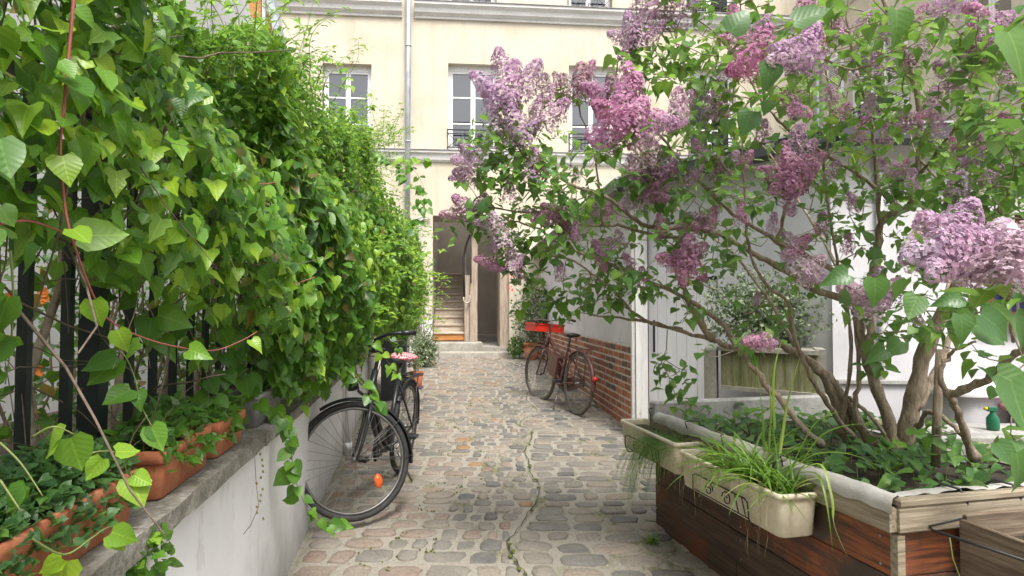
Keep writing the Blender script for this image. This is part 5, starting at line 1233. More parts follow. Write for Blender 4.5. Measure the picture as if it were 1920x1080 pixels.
# garden shrubs seen through the fence bars
gs = thing('garden_shrub', 'loose dark shrub with orange blooms seen through the fence bars', 'shrub')
n = 5200; y = rng.uniform(.6, 6.0, n); x = wx(y) - rng.uniform(.5, 1.5, n); z = rng.uniform(.62, 2.5, n) ** 1.0
A2 = [np.stack([x, y, z], 1), rng.normal(0, 1, (n, 3)) + np.array([0, 0, -.4]), rng.normal(0, .6, (n, 3)) + np.array([.6, 0, .8]), .05 * rng.uniform(.5, 1.4, n), np.clip(rng.normal(.22, .15, n), 0, 1), rng.integers(0, 3, n)]
emit('shrub', A2, [SMALLS[0], SMALLS[1], HEARTS[1]], vineleaf, gs, 0)
mm = MB()
for i in range(60):
    y = rs.uniform(.6, 5); x = wx(y) - rs.uniform(.5, 1.3); pts = [Vector((x, y, .6))]
    for k in range(6): pts.append(pts[-1] + Vector((rs.uniform(-.07, .07), rs.uniform(-.09, .09), rs.uniform(.1, .34))))
    mm.tube(pts, [.008 - .001 * k for k in range(7)], 5, cap=False)
tag(mm.build('stem', deadstem, gs), kind='stuff')
for (px, py, d) in ((20, 560, 1.9), (83, 548, 2.2), (85, 560, 2.2), (60, 690, 2.0), (75, 695, 2.1), (310, 645, 3.1), (365, 640, 3.4), (20, 640, 1.8), (240, 580, 2.6)):
    p0 = P(px, py, d); V = []; Fc = []
    mm = MB()
    for k in range(6):
        a = k * 1.047; c_ = p0 + Vector((0, 0, 0)); e = Vector((math.cos(a), -.3, math.sin(a))) * .022; s_ = Vector((-math.sin(a), 0, math.cos(a))) * .011
        mm.quad(c_, c_ + e * .6 + s_, c_ + e, c_ + e * .6 - s_)
    mm.build('bloom', orangeflower, gs)

# ------------------------------------------------------------ generic bushes
def bush(name, label, cat_, c, rad, n, size, mat, temps, tint=(.5, .2), flat_=0, trunkto=None, group=None, nind=0, shell=.55, drop=0):
    o = thing(name, label, cat_, (0, 0, 0), 0, group); c = np.array(c)
    d_ = norm(rng.normal(0, 1, (n, 3))); lump = 1 + .18 * np.sin(d_[:, 0] * 7 + c[0]) * np.sin(d_[:, 2] * 6 + d_[:, 1] * 5)
    rr = (shell + (1 - shell) * rng.random(n)) * lump; p = c + d_ * rr[:, None] * np.array(rad)
    Ld = d_ * .6 + rng.normal(0, .6, (n, 3)) + np.array([0, 0, -drop]); nn = d_ + rng.normal(0, .5, (n, 3)) + np.array([0, 0, .6])
    emit(name, [p, Ld, nn, size * rng.uniform(.6, 1.3, n), np.clip(rng.normal(tint[0], tint[1], n), 0, 1), rng.integers(0, len(temps), n)], temps, mat, o, nind)
    if trunkto is not None:
        mm = MB()
        for k in range(14):
            q = c + norm(rng.normal(0, 1, (1, 3)))[0] * np.array(rad) * .7; b0 = Vector(trunkto) + Vector((random.uniform(-.03, .03), random.uniform(-.03, .03), 0)); q = Vector(q); md = (b0 + q) / 2 + Vector((random.uniform(-.05, .05), 0, .05)); mm.tube([b0, md, q], [.007, .005, .003], 5, cap=False)
        tag(mm.build('stem', barkt, o), kind='stuff')
    return o
c0 = P(1003, 590, 12.1); bush('potted_shrub', 'grey-green variegated shrub growing in the terracotta pot by the doorway', 'shrub', (c0.x, 12.1, c0.z), (.48, .4, .64), 3200, .055, greyleaf, SMALLS, (.5, .28), trunkto=(c0.x - .05, 12.1, gz(12.1) + .3), shell=.35)
c0 = P(968, 650, 12.2); bush('low_fern', 'low green plant on the ground left of the terracotta pot', 'plant', (c0.x, 12.2, c0.z), (.16, .15, .22), 500, .06, vineleaf, SMALLS, (.35, .2))
c0 = P(795, 655, 11.0); bush('wispy_bush', 'wispy grey-green bush at the foot of the downpipe left of the steps', 'bush', (c0.x, 11.0, c0.z - .02), (.27, .3, .36), 2600, .055, greyleaf, [SMALLS[2]], (.7, .25), trunkto=(c0.x, 11, gz(11)), shell=.2)
c0 = P(781, 680, 8.7); bush('potted_seedling', 'sparse seedling growing in the small pot on the purple saucer', 'plant', (c0.x, 8.7, c0.z), (.06, .06, .10), 60, .035, vineleaf, SMALLS, (.6, .2), trunkto=(c0.x, 8.7, c0.z - .12))
# feathery column in slate planter
o = thing('feathery_conifer', 'tall fine leaved green column standing in the slate planter at the hedge end', 'conifer')
n = 9000; zz = rng.uniform(.95, 2.45, n); rr = .34 * np.sqrt(rng.random(n)) * (1.0 - .25 * np.abs((zz - 1.6) / .9) ** 2) + .02; a = rng.random(n) * 6.283
emit('conifer', [np.stack([-1.56 + rr * np.cos(a), 8.0 + rr * np.sin(a), zz], 1), np.stack([np.cos(a) * .6, np.sin(a) * .6, np.full(n, .6)], 1) + rng.normal(0, .5, (n, 3)), rng.normal(0, 1, (n, 3)) + np.array([0, -.5, .5]), .05 * rng.uniform(.6, 1.3, n), np.clip(rng.normal(.4, .22, n), 0, 1), np.full(n, 2)], SMALLS, vineleaf, o, 0)
mm = MB(); mm.tube([(-1.46, 8, gz(8) + .7), (-1.48, 8, 1.6), (-1.5, 8, 2.3)], [.02, .014, .006], 7); mm.build('trunk', barkt, o)
# bare twigs beside the pipes
o = thing('bare_twigs', 'bare grey twiggy shrub in front of the pipes at the facade foot', 'shrub'); mm = MB(); rs = random.Random(31)
for i in range(46):
    b0 = P(785, 650, 12.0) + Vector((rs.uniform(-.12, .12), rs.uniform(-.1, .1), 0)); d_ = Vector((rs.uniform(-.5, .5), rs.uniform(-.4, .4), 1)).normalized(); pts = [b0]
    for k in range(6): d_ = (d_ + Vector((rs.uniform(-.5, .5), rs.uniform(-.4, .4), rs.uniform(-.1, .3)))).normalized(); pts.append(pts[-1] + d_ * rs.uniform(.1, .26))
    mm.tube(pts, [.005 - .0006 * k for k in range(7)], 4, cap=False)
tag(mm.build('twigs', deadstem, o), kind='stuff')
# shrub in the tub behind the lilac
c0 = P(1430, 580, 4.5); bush('tub_bush', 'small leaved airy bush growing from the dark tub on the stone sink', 'bush', (c0.x, 4.5, c0.z), (.50, .35, .34), 3600, .035, greyleaf, SMALLS, (.45, .28), trunkto=(P(1440, 650, 4.5).x, 4.5, P(1440, 650, 4.5).z), shell=.25)
# red flowers by the doorway
o = thing('red_geranium', 'small red flowers hanging on the wall right of the doorway', 'flower'); mm = MB()
for i in range(26):
    p0 = P(957 + rs.uniform(-6, 6), 530 + rs.uniform(-16, 16), 12.45); a = rs.uniform(0, 6); e = Vector((math.cos(a), -.2, math.sin(a))) * .03; s_ = Vector((-math.sin(a), 0, math.cos(a))) * .015; mm.quad(p0, p0 + e * .5 + s_, p0 + e, p0 + e * .5 - s_)
tag(mm.build('petals', redflower, o), kind='stuff')

# ------------------------------------------------------------ plants in the terracotta troughs
def mound(name, label, y0, y1, hw, z0, hgt, n, size, mat, temps, tint, nind=0, over=-.005, group=None):
    o = thing(name, label, 'plant', (0, 0, 0), 0, group)
    y = rng.uniform(y0, y1, n); s_ = rng.uniform(-1, 1, n); x = wx(y) - .01 - hw + s_ * (hw + over)
    z = z0 + hgt * (1 - np.abs(s_) ** 2.2) * rng.random(n) ** .5 * (1 + .35 * np.sin(y * 11)) - np.maximum(np.abs(s_) - .8, 0) * .3
    emit(name, [np.stack([x, y, z], 1), rng.normal(0, .7, (n, 3)) + np.stack([s_ * .6, np.zeros(n), np.full(n, .15)], 1), rng.normal(0, .35, (n, 3)) + np.array([.2, -.25, 1]), size * rng.uniform(.6, 1.3, n), np.clip(rng.normal(tint, .15, n), 0, 1), rng.integers(0, len(temps), n)], temps, mat, o, nind); return o
ROUND = [heart(.5, .1, .1, .05, 31), heart(.48, .2, .2, .05, 32)]
mound('trough_herb', 'dark small leaved herb spilling from the largest terracotta trough', .72, 1.47, .10, .92, .085, 2600, .022, lilacleaf, ROUND, .28, 120, over=.012)
mound('trough_ivy', 'ivy leaved creeper filling the stepped rim terracotta trough', 1.62, 1.97, .085, .93, .08, 320, .042, vineleaf, LOBES, .35, 60, over=.012)
mound('trough_ivy', 'ivy leaved creeper filling the small smooth terracotta trough', 2.06, 2.38, .08, .915, .06, 240, .042, vineleaf, LOBES, .4, 60)
# thin dead strand on the white wall
o = thing('dangling_strand', 'thin dangling dried creeper strand hanging over the white wall', 'vine'); pts = [P(470, 800, 2.35), P(477, 850, 2.33), P(480, 900, 2.32), P(485, 950, 2.33), P(470, 985, 2.33), P(448, 1012, 2.32)]
mm = MB(); mm.tube(pts, .0012, 4); mm.build('stem', deadstem, o); mm = MB()
for i in range(12):
    p0 = P(480 + rs.uniform(-6, 12), 850 + i * 11, 2.31); mm.quad(p0, p0 + Vector((.008, 0, .004)), p0 + Vector((.012, -.003, -.006)), p0 + Vector((.003, 0, -.008)))
tag(mm.build('leaf', vineleaf, o), kind='stuff')
# ivy tuft at foot of the near wall
c0 = P(250, 1060, 1.42); bush('wall_tuft', 'small green tuft growing on the white wall below the coping', 'plant', (c0.x + .02, 1.45, c0.z), (.03, .07, .07), 70, .03, vineleaf, ROUND, (.5, .15))

# ------------------------------------------------------------ grasses in the ivory boxes, bed plants
rs = random.Random(77)
o = thing('strappy_plant', 'tuft of long bright green strap leaves in the nearer ivory box', 'plant'); ss = []; dead = []
for (cy_, nn_, hh_) in ((.42, 60, .24), (.52, 70, .28), (.62, 80, .30), (.72, 50, .26), (.82, 20, .22), (.95, 10, .18)):
    for k in range(nn_):
        b0 = ploc(-.10 + rs.uniform(-.05, .05), cy_ + rs.uniform(-.06, .06), .56); a = rs.uniform(0, 6.283); lean = rs.uniform(.05, .8) ; Ln = hh_ * rs.uniform(.6, 1.25); d_ = Vector((math.cos(a) * lean, math.sin(a) * lean, 1)).normalized(); pts = [b0]
        for q in range(9): d_ = (d_ + Vector((math.cos(a) * .10, math.sin(a) * .10, -.10 - .16 * lean)) ).normalized(); pts.append(pts[-1] + d_ * Ln / 8)
        ss.append((pts, rs.uniform(.009, .015), rs.choice([rs.uniform(.05, .5), rs.uniform(.2, .6), .9 if rs.random() < .2 else .4])))
blades('strap_leaves', ss, bladeleaf, o)
ss = []
for k in range(46):
    b0 = ploc(-.10 + rs.uniform(-.07, .07), rs.uniform(.75, 1.05), .575); a = rs.uniform(0, 6.283); d_ = Vector((math.cos(a), math.sin(a), .7)).normalized(); pts = [b0]
    for q in range(8): d_ = (d_ + Vector((rs.uniform(-.3, .3), rs.uniform(-.3, .3), -.25))).normalized(); pts.append(pts[-1] + d_ * .025)
    ss.append((pts, .004, rs.random()))
for k in range(14):                                        # dead strings hanging over the box front
    yy = rs.uniform(.35, 1.1); b0 = ploc(-.15, yy, .60); pts = [b0, ploc(-.20, yy, .605), ploc(-.215, yy - .01, .56)]; z = .56
    for q in range(6): z -= rs.uniform(.02, .05); pts.append(ploc(-.215 + rs.uniform(-.012, .004), yy - .01 + rs.uniform(-.015, .015), z))
    ss.append((pts, .0028, rs.random()))
o2 = thing('withered_grass', 'dry straw coloured withered grass at the far end of the nearer ivory box', 'plant'); blades('dry_blades', ss, drygrass, o2)
# long arching pale blades to the right and left of the strappy tuft
ss = []
for (pts) in ([(1500, 870, 2.45), (1540, 815, 2.4), (1600, 795, 2.35), (1650, 800, 2.3)], [(1490, 860, 2.5), (1530, 790, 2.45), (1580, 770, 2.4)], [(1500, 880, 2.35), (1540, 870, 2.2), (1560, 930, 2.12), (1565, 985, 2.1), (1590, 1045, 2.1)], [(1500, 885, 2.35), (1535, 890, 2.2), (1552, 950, 2.12), (1562, 1035, 2.1)], [(1480, 880, 2.5), (1530, 850, 2.4), (1590, 850, 2.3), (1640, 870, 2.3)], [(1420, 865, 2.6), (1350, 850, 2.6), (1310, 860, 2.6), (1290, 905, 2.6)],
              [(1455, 850, 2.6), (1450, 760, 2.6), (1452, 690, 2.62), (1465, 640, 2.65)], [(1432, 840, 2.7), (1428, 760, 2.7), (1420, 690, 2.7), (1412, 660, 2.7)], [(1462, 850, 2.55), (1475, 760, 2.6), (1490, 700, 2.6), (1500, 670, 2.6)], [(1440, 850, 2.65), (1445, 760, 2.65), (1440, 700, 2.65)]):
    P3 = [P(*q) for q in pts]; D = []
    for i in range(len(P3) - 1):
        a, b_, c_, d_ = P3[max(i-1, 0)], P3[i], P3[i+1], P3[min(i+2, len(P3)-1)]
        for k in range(5): t_ = k / 5; D.append(.5 * ((2*b_) + (c_ - a) * t_ + (2*a - 5*b_ + 4*c_ - d_) * t_*t_ + (3*b_ - a - 3*c_ + d_) * t_**3))
    D.append(P3[-1]); ss.append((D, .012, rs.uniform(.45, .9)))
blades('long_blade', ss, bladeleaf, o)
o = thing('thread_grass', 'fine thread like green grass trailing out of the farther ivory box', 'plant'); ss = []
for k in range(620):
    cy_ = rs.gauss(1.36, .08) if rs.random() < .7 else rs.uniform(1.16, 1.8); b0 = ploc(-.10 + rs.uniform(-.06, .06), cy_, .585); lf = rs.random() < .6; a = math.pi + rs.uniform(-.5, .5) + PRZ if lf else rs.uniform(0, 6.28); d_ = Vector((math.cos(a), math.sin(a), rs.uniform(.5, 1.1))).normalized(); pts = [b0]; Ln = rs.uniform(.10, .52) if lf and cy_ < 1.45 else rs.uniform(.06, .15)
    for q in range(9):
        d_ = (d_ + Vector((rs.uniform(-.12, .12), rs.uniform(-.12, .12), -.42 if lf else -.12))).normalized()
        nx = pts[-1] + d_ * Ln / 9; loc_ = nx - KP
        if loc_.dot(Rdir) > -.20 and nx.z < .60 and loc_.dot(Rdir) < -.16: nx = nx - Rdir * .03
        pts.append(nx)
    ss.append((pts, .0030, rs.uniform(0, .5)))
blades('thread_blades', ss, bladeleaf, o)
# ground cover in the bed
gc = thing('bed_ground_cover', 'low heart leaved seedlings carpeting the planter bed around the trunks', 'ground cover'); n = 620
xl = rng.uniform(.06, 1.15, n); yl = rng.uniform(.04, 1.66, n); pz = .60 + rng.random(n) ** 1.2 * .12
pp_ = np.stack([KP.x + Rdir.x * xl + Ldir.x * yl, KP.y + Rdir.y * xl + Ldir.y * yl, pz], 1)
emit('cover', [pp_, rng.normal(0, .8, (n, 3)) * np.array([1, 1, .25]) + np.array([0, -.15, -.1]), rng.normal(0, .3, (n, 3)) + np.array([-.1, -.25, 1]), rng.uniform(.035, .075, n), np.clip(rng.normal(.42, .16, n), 0, 1), rng.integers(0, 4, n)], HEARTS, lilacleaf, gc, 150)
mm = MB()
for i in range(140):
    k = rs.randrange(n); p0 = Vector(pp_[k]); mm.tube([p0, Vector((p0.x + rs.uniform(-.02, .02), p0.y + rs.uniform(-.02, .02), .585))], .0015, 4, cap=False)
tag(mm.build('stalk', vinegreen, gc), kind='stuff')
# weeds
def tuft(name, label, c, r_, h_, n, w=.004, mat=bladeleaf, tint=(.2, .6)):
    ss = []
    for k in range(n):
        a = rs.uniform(0, 6.283); b0 = c + Vector((rs.uniform(-r_, r_) * .5, rs.uniform(-r_, r_) * .5, 0)); lean = rs.uniform(.1, .9); d_ = Vector((math.cos(a) * lean, math.sin(a) * lean, 1)).normalized(); pts = [b0]; Ln = h_ * rs.uniform(.5, 1.2)
        for q in range(6): d_ = (d_ + Vector((0, 0, -.12))).normalized(); pts.append(pts[-1] + d_ * Ln / 6)
        ss.append((pts, w, rs.uniform(*tint)))
    o = thing(name, label, 'grass'); blades('grass_blades', ss, mat, o); return o
def G(px, py):
    v = P(px, py, 1.0) - Vector((0, 0, CAMZ)); t_ = (CAMZ + 0.036 * 3.7) / (0.036 * v.y - v.z); return Vector((v.x * t_, v.y * t_, gz(v.y * t_)))
tuft('grass_tuft', 'small grass tuft at the foot of the planter corner', G(1222, 1022), .05, .07, 90)
tuft('grass_tuft', 'weeds sprouting at the doorstep below the passage', G(905, 667), .12, .10, 60, .012); tuft('grass_tuft', 'weeds sprouting at the doorstep below the staircase', G(882, 668), .08, .07, 40, .012)
tuft('grass_tuft', 'grass tuft against the brick annexe near the maroon bicycle', G(1120, 765), .05, .05, 25)
mossl = MB()
for i in range(22):
    yy = rs.uniform(2.7, 9); xx = crackx(yy) + rs.uniform(-.02, .02); ww = rs.uniform(.008, .02)
    mossl.lathe([(ww, 0), (ww * .8, .008), (.001, .012)], 6, M=Matrix.Translation((xx, yy, gz(yy) + .012)))
for i in range(600):
    yy = rs.uniform(3.0, 7.8); xx = crackx(yy) - rs.choice([.42, .62, .74]) + rs.gauss(0, .03) + .05 * math.sin(yy * 1.7); ww = rs.uniform(.002, .009)
    if math.sin(yy * 6.1) + math.sin(yy * 14.3 + xx * 9) < .1: continue
    if xx < wx(yy) + .02: continue
    mossl.lathe([(ww, 0), (ww * .8, .006), (.001, .009)], 6, M=Matrix.Translation((xx, yy, gz(yy) + .004)))
mossm = nm('moss_green', [(0.3, (0.05, 0.06, 0.015)), (0.7, (0.14, 0.16, 0.03))], 60, 1.0, 1.0, 0.01)
tag(mossl.build('moss', mossm, path), kind='stuff')

# ------------------------------------------------------------ the lilac
lil = thing('lilac_tree', 'old many stemmed lilac in full pink and lavender bloom arching over the path', 'tree')
rs = random.Random(55)
BR = [  # (points, r0, r1)
 ([(1690, 862, 2.98), (1698, 810, 2.96), (1712, 750, 2.94), (1738, 650, 2.9), (1765, 590, 2.86), (1800, 530, 2.82), (1835, 470, 2.78), (1870, 410, 2.7), (1915, 320, 2.6), (1950, 180, 2.5), (1970, 40, 2.45), (1985, -120, 2.4)], .058, .012),
 ([(1684, 850, 2.97), (1660, 770, 2.97), (1632, 700, 3.0), (1617, 640, 3.02), (1616, 590, 3.03), (1628, 540, 3.03), (1645, 480, 3.0), (1650, 430, 3.0), (1668, 402, 2.95), (1700, 390, 2.9), (1722, 330, 2.85), (1726, 240, 2.8), (1712, 150, 2.75), (1685, 70, 2.7), (1655, 0, 2.7), (1640, -60, 2.7)], .036, .009),
 ([(1640, 700, 2.98), (1630, 640, 2.97), (1634, 580, 2.98), (1655, 540, 2.98)], .028, .018),
 ([(1650, 430, 3.0), (1645, 340, 2.95), (1635, 240, 2.9), (1608, 140, 2.85), (1592, 60, 2.8), (1588, -20, 2.8)], .014, .006),
 ([(1690, 392, 2.92), (1640, 350, 2.9), (1580, 310, 2.85), (1515, 268, 2.8), (1470, 235, 2.8), (1430, 190, 2.8), (1400, 140, 2.8)], .013, .004),
 ([(1600, 835, 3.12), (1572, 760, 3.15), (1545, 705, 3.15), (1500, 665, 3.15), (1460, 643, 3.15), (1430, 628, 3.15), (1375, 650, 3.15), (1335, 637, 3.15), (1300, 628, 3.15), (1235, 608, 3.2), (1180, 600, 3.2), (1110, 590, 3.25)], .036, .006),
 ([(1640, 840, 3.05), (1600, 775, 3.12), (1560, 715, 3.15), (1530, 690, 3.15)], .03, .03),
 ([(1335, 637, 3.15), (1312, 600, 3.12), (1290, 560, 3.1), (1277, 525, 3.08), (1276, 490, 3.08)], .02, .011),
 ([(1350, 602, 3.12), (1290, 562, 3.1), (1216, 528, 3.05), (1150, 500, 3.0), (1100, 478, 3.0), (1060, 462, 3.0), (1010, 430, 2.95), (960, 415, 2.95)], .012, .004),
 ([(1620, 570, 3.03), (1560, 554, 3.05), (1524, 543, 3.05), (1480, 512, 3.05), (1435, 487, 3.05), (1400, 468, 3.05), (1347, 438, 3.05), (1290, 430, 3.0), (1217, 425, 2.98), (1170, 395, 2.95), (1128, 366, 2.92), (1080, 350, 2.9), (1030, 322, 2.9), (985, 295, 2.88), (960, 250, 2.88), (945, 200, 2.86)], .020, .004),
 ([(1625, 548, 3.03), (1590, 530, 3.0), (1555, 500, 2.98), (1505, 476, 2.95), (1458, 453, 2.93), (1400, 418, 2.9), (1350, 380, 2.85), (1300, 330, 2.8), (1260, 280, 2.8), (1225, 240, 2.8)], .017, .005),
 ([(1458, 453, 2.93), (1470, 400, 2.9), (1482, 360, 2.88), (1480, 330, 2.86)], .011, .006),
 ([(1290, 440, 3.0), (1240, 445, 3.0), (1170, 424, 3.0), (1127, 423, 3.0), (1072, 417, 3.0), (1010, 400, 3.0), (950, 395, 3.0), (900, 385, 3.0), (870, 380, 3.0)], .010, .003),
 ([(1280, 618, 3.18), (1220, 606, 3.2), (1173, 573, 3.15), (1150, 543, 3.1), (1120, 520, 3.1), (1077, 490, 3.05), (1040, 480, 3.05), (960, 470, 3.0), (925, 470, 3.0)], .010, .003),
 ([(1130, 424, 2.98), (1122, 340, 2.95), (1110, 270, 2.93), (1085, 200, 2.9), (1085, 140, 2.9)], .006, .003),
 ([(1571, 815, 3.1), (1588, 740, 3.08), (1595, 650, 3.06), (1588, 570, 3.04), (1562, 450, 3.0), (1545, 320, 2.95), (1560, 200, 2.9), (1540, 90, 2.85), (1530, 0, 2.85)], .013, .004),
 ([(1610, 800, 3.0), (1606, 740, 3.0), (1612, 680, 3.02), (1603, 600, 3.05), (1606, 550, 3.05)], .014, .010),
 ([(1672, 840, 2.97), (1640, 790, 2.98), (1600, 752, 3.0), (1592, 745, 3.0)], .012, .008),
 ([(1828, 858, 2.5), (1808, 810, 2.47), (1790, 760, 2.44), (1776, 738, 2.42), (1762, 700, 2.42), (1776, 672, 2.42), (1790, 655, 2.4), (1830, 640, 2.35)], .022, .006),
 ([(1776, 740, 2.42), (1815, 727, 2.35), (1852, 714, 2.28), (1885, 680, 2.2), (1925, 645, 2.12), (1980, 560, 2.0), (2020, 450, 1.9), (2030, 300, 1.85), (2010, 150, 1.8)], .021, .008),
 ([(1720, 800, 2.9), (1745, 770, 2.8), (1790, 800, 2.65), (1820, 840, 2.5)], .012, .010),
 ([(1540, 835, 2.8), (1502, 795, 2.8), (1458, 745, 2.85), (1415, 695, 2.9), (1380, 645, 2.95), (1350, 603, 3.05)], .016, .012),
 ([(1600, 820, 3.0), (1560, 770, 2.95), (1528, 720, 2.93), (1500, 660, 2.92), (1484, 610, 2.92), (1478, 566, 2.92), (1444, 542, 2.92), (1415, 495, 2.92), (1400, 440, 2.9), (1395, 360, 2.9), (1390, 280, 2.85), (1400, 200, 2.8)], .014, .004),
 ([(1745, 640, 2.9), (1770, 600, 2.95), (1790, 540, 3.0), (1810, 460, 3.05), (1835, 380, 3.1), (1850, 280, 3.1), (1860, 160, 3.1), (1870, 60, 3.1)], .024, .006),
 ([(1715, 770, 2.93), (1755, 700, 2.95), (1790, 620, 3.0), (1830, 540, 3.05), (1870, 470, 3.1), (1900, 380, 3.15), (1940, 280, 3.2)], .022, .008),
 ([(1726, 300, 2.83), (1770, 350, 2.8), (1800, 385, 2.78)], .006, .004),
 ([(1835, 480, 2.78), (1810, 500, 2.4), (1800, 520, 1.95), (1795, 500, 1.7), (1790, 470, 1.5)], .008, .004),
 ([(1900, 640, 2.15), (1890, 580, 1.8), (1895, 520, 1.55), (1890, 500, 1.45)], .007, .004),
 ([(1722, 330, 2.85), (1770, 270, 2.6), (1820, 190, 2.4), (1850, 100, 2.3), (1860, 40, 2.3)], .008, .003),
 ([(1712, 150, 2.75), (1660, 120, 2.6), (1600, 130, 2.4), (1540, 110, 2.2), (1500, 95, 2.1)], .007, .003),
 ([(1592, 60, 2.8), (1520, 40, 2.6), (1450, 60, 2.45), (1410, 90, 2.4)], .006, .003),
 ([(1400, 140, 2.8), (1340, 60, 2.8), (1280, 30, 2.8), (1200, 40, 2.8)], .005, .003),
 ([(1225, 240, 2.8), (1190, 200, 2.7), (1150, 180, 2.6)], .005, .003),
 ([(1500, 665, 3.15), (1440, 560, 3.4), (1380, 480, 3.6), (1300, 420, 3.8), (1240, 360, 3.9)], .012, .004),
 ([(1617, 600, 3.03), (1560, 480, 3.4), (1500, 380, 3.7), (1450, 300, 3.8), (1400, 240, 3.9)], .012, .004),
 ([(1738, 650, 2.9), (1780, 520, 3.3), (1760, 400, 3.6), (1720, 300, 3.8), (1690, 200, 3.8)], .012, .004),
]
def cat_spline(P3, k_=4):
    D = []; idx = []
    for i in range(len(P3) - 1):
        a, b_, c_, d_ = P3[max(i-1, 0)], P3[i], P3[i+1], P3[min(i+2, len(P3)-1)]
        for k in range(k_): t_ = k / k_; D.append(.5 * ((2*b_) + (c_ - a) * t_ + (2*a - 5*b_ + 4*c_ - d_) * t_*t_ + (3*b_ - a - 3*c_ + d_) * t_**3)); idx.append(i + t_)
    D.append(P3[-1]); idx.append(len(P3) - 1.0); return D, idx
nodes = []
for pts, r0, r1 in BR:
    P3 = [P(*q) for q in pts]; D, ix = cat_spline(P3); n = len(D)
    D = [d_ + Vector((rs.uniform(-1, 1), rs.uniform(-1, 1), rs.uniform(-1, 1))) * min(.012, r1 + .004) * (.6 if 0 < i < n - 1 else 0) for i, d_ in enumerate(D)]
    rad = [(r0 + (r1 - r0) * (i / (n - 1)) ** .8) * (.84 if r0 > .02 else 1) for i in range(n)]
    rad = [q * (1 + .13 * math.sin(i * 2.3) + rs.uniform(-.08, .08)) for i, q in enumerate(rad)]
    if pts[0][1] > 790: rad[0] *= 1.35; rad[1] *= 1.15
    mm = MB(); mm.tube(D, rad, 9 if r0 > .015 else 6); mm.build('trunk' if r0 > .03 else 'branch', bark, lil)
    for i, d_ in enumerate(D):
        if rad[i] < .02 : nodes.append((tuple(d_)))
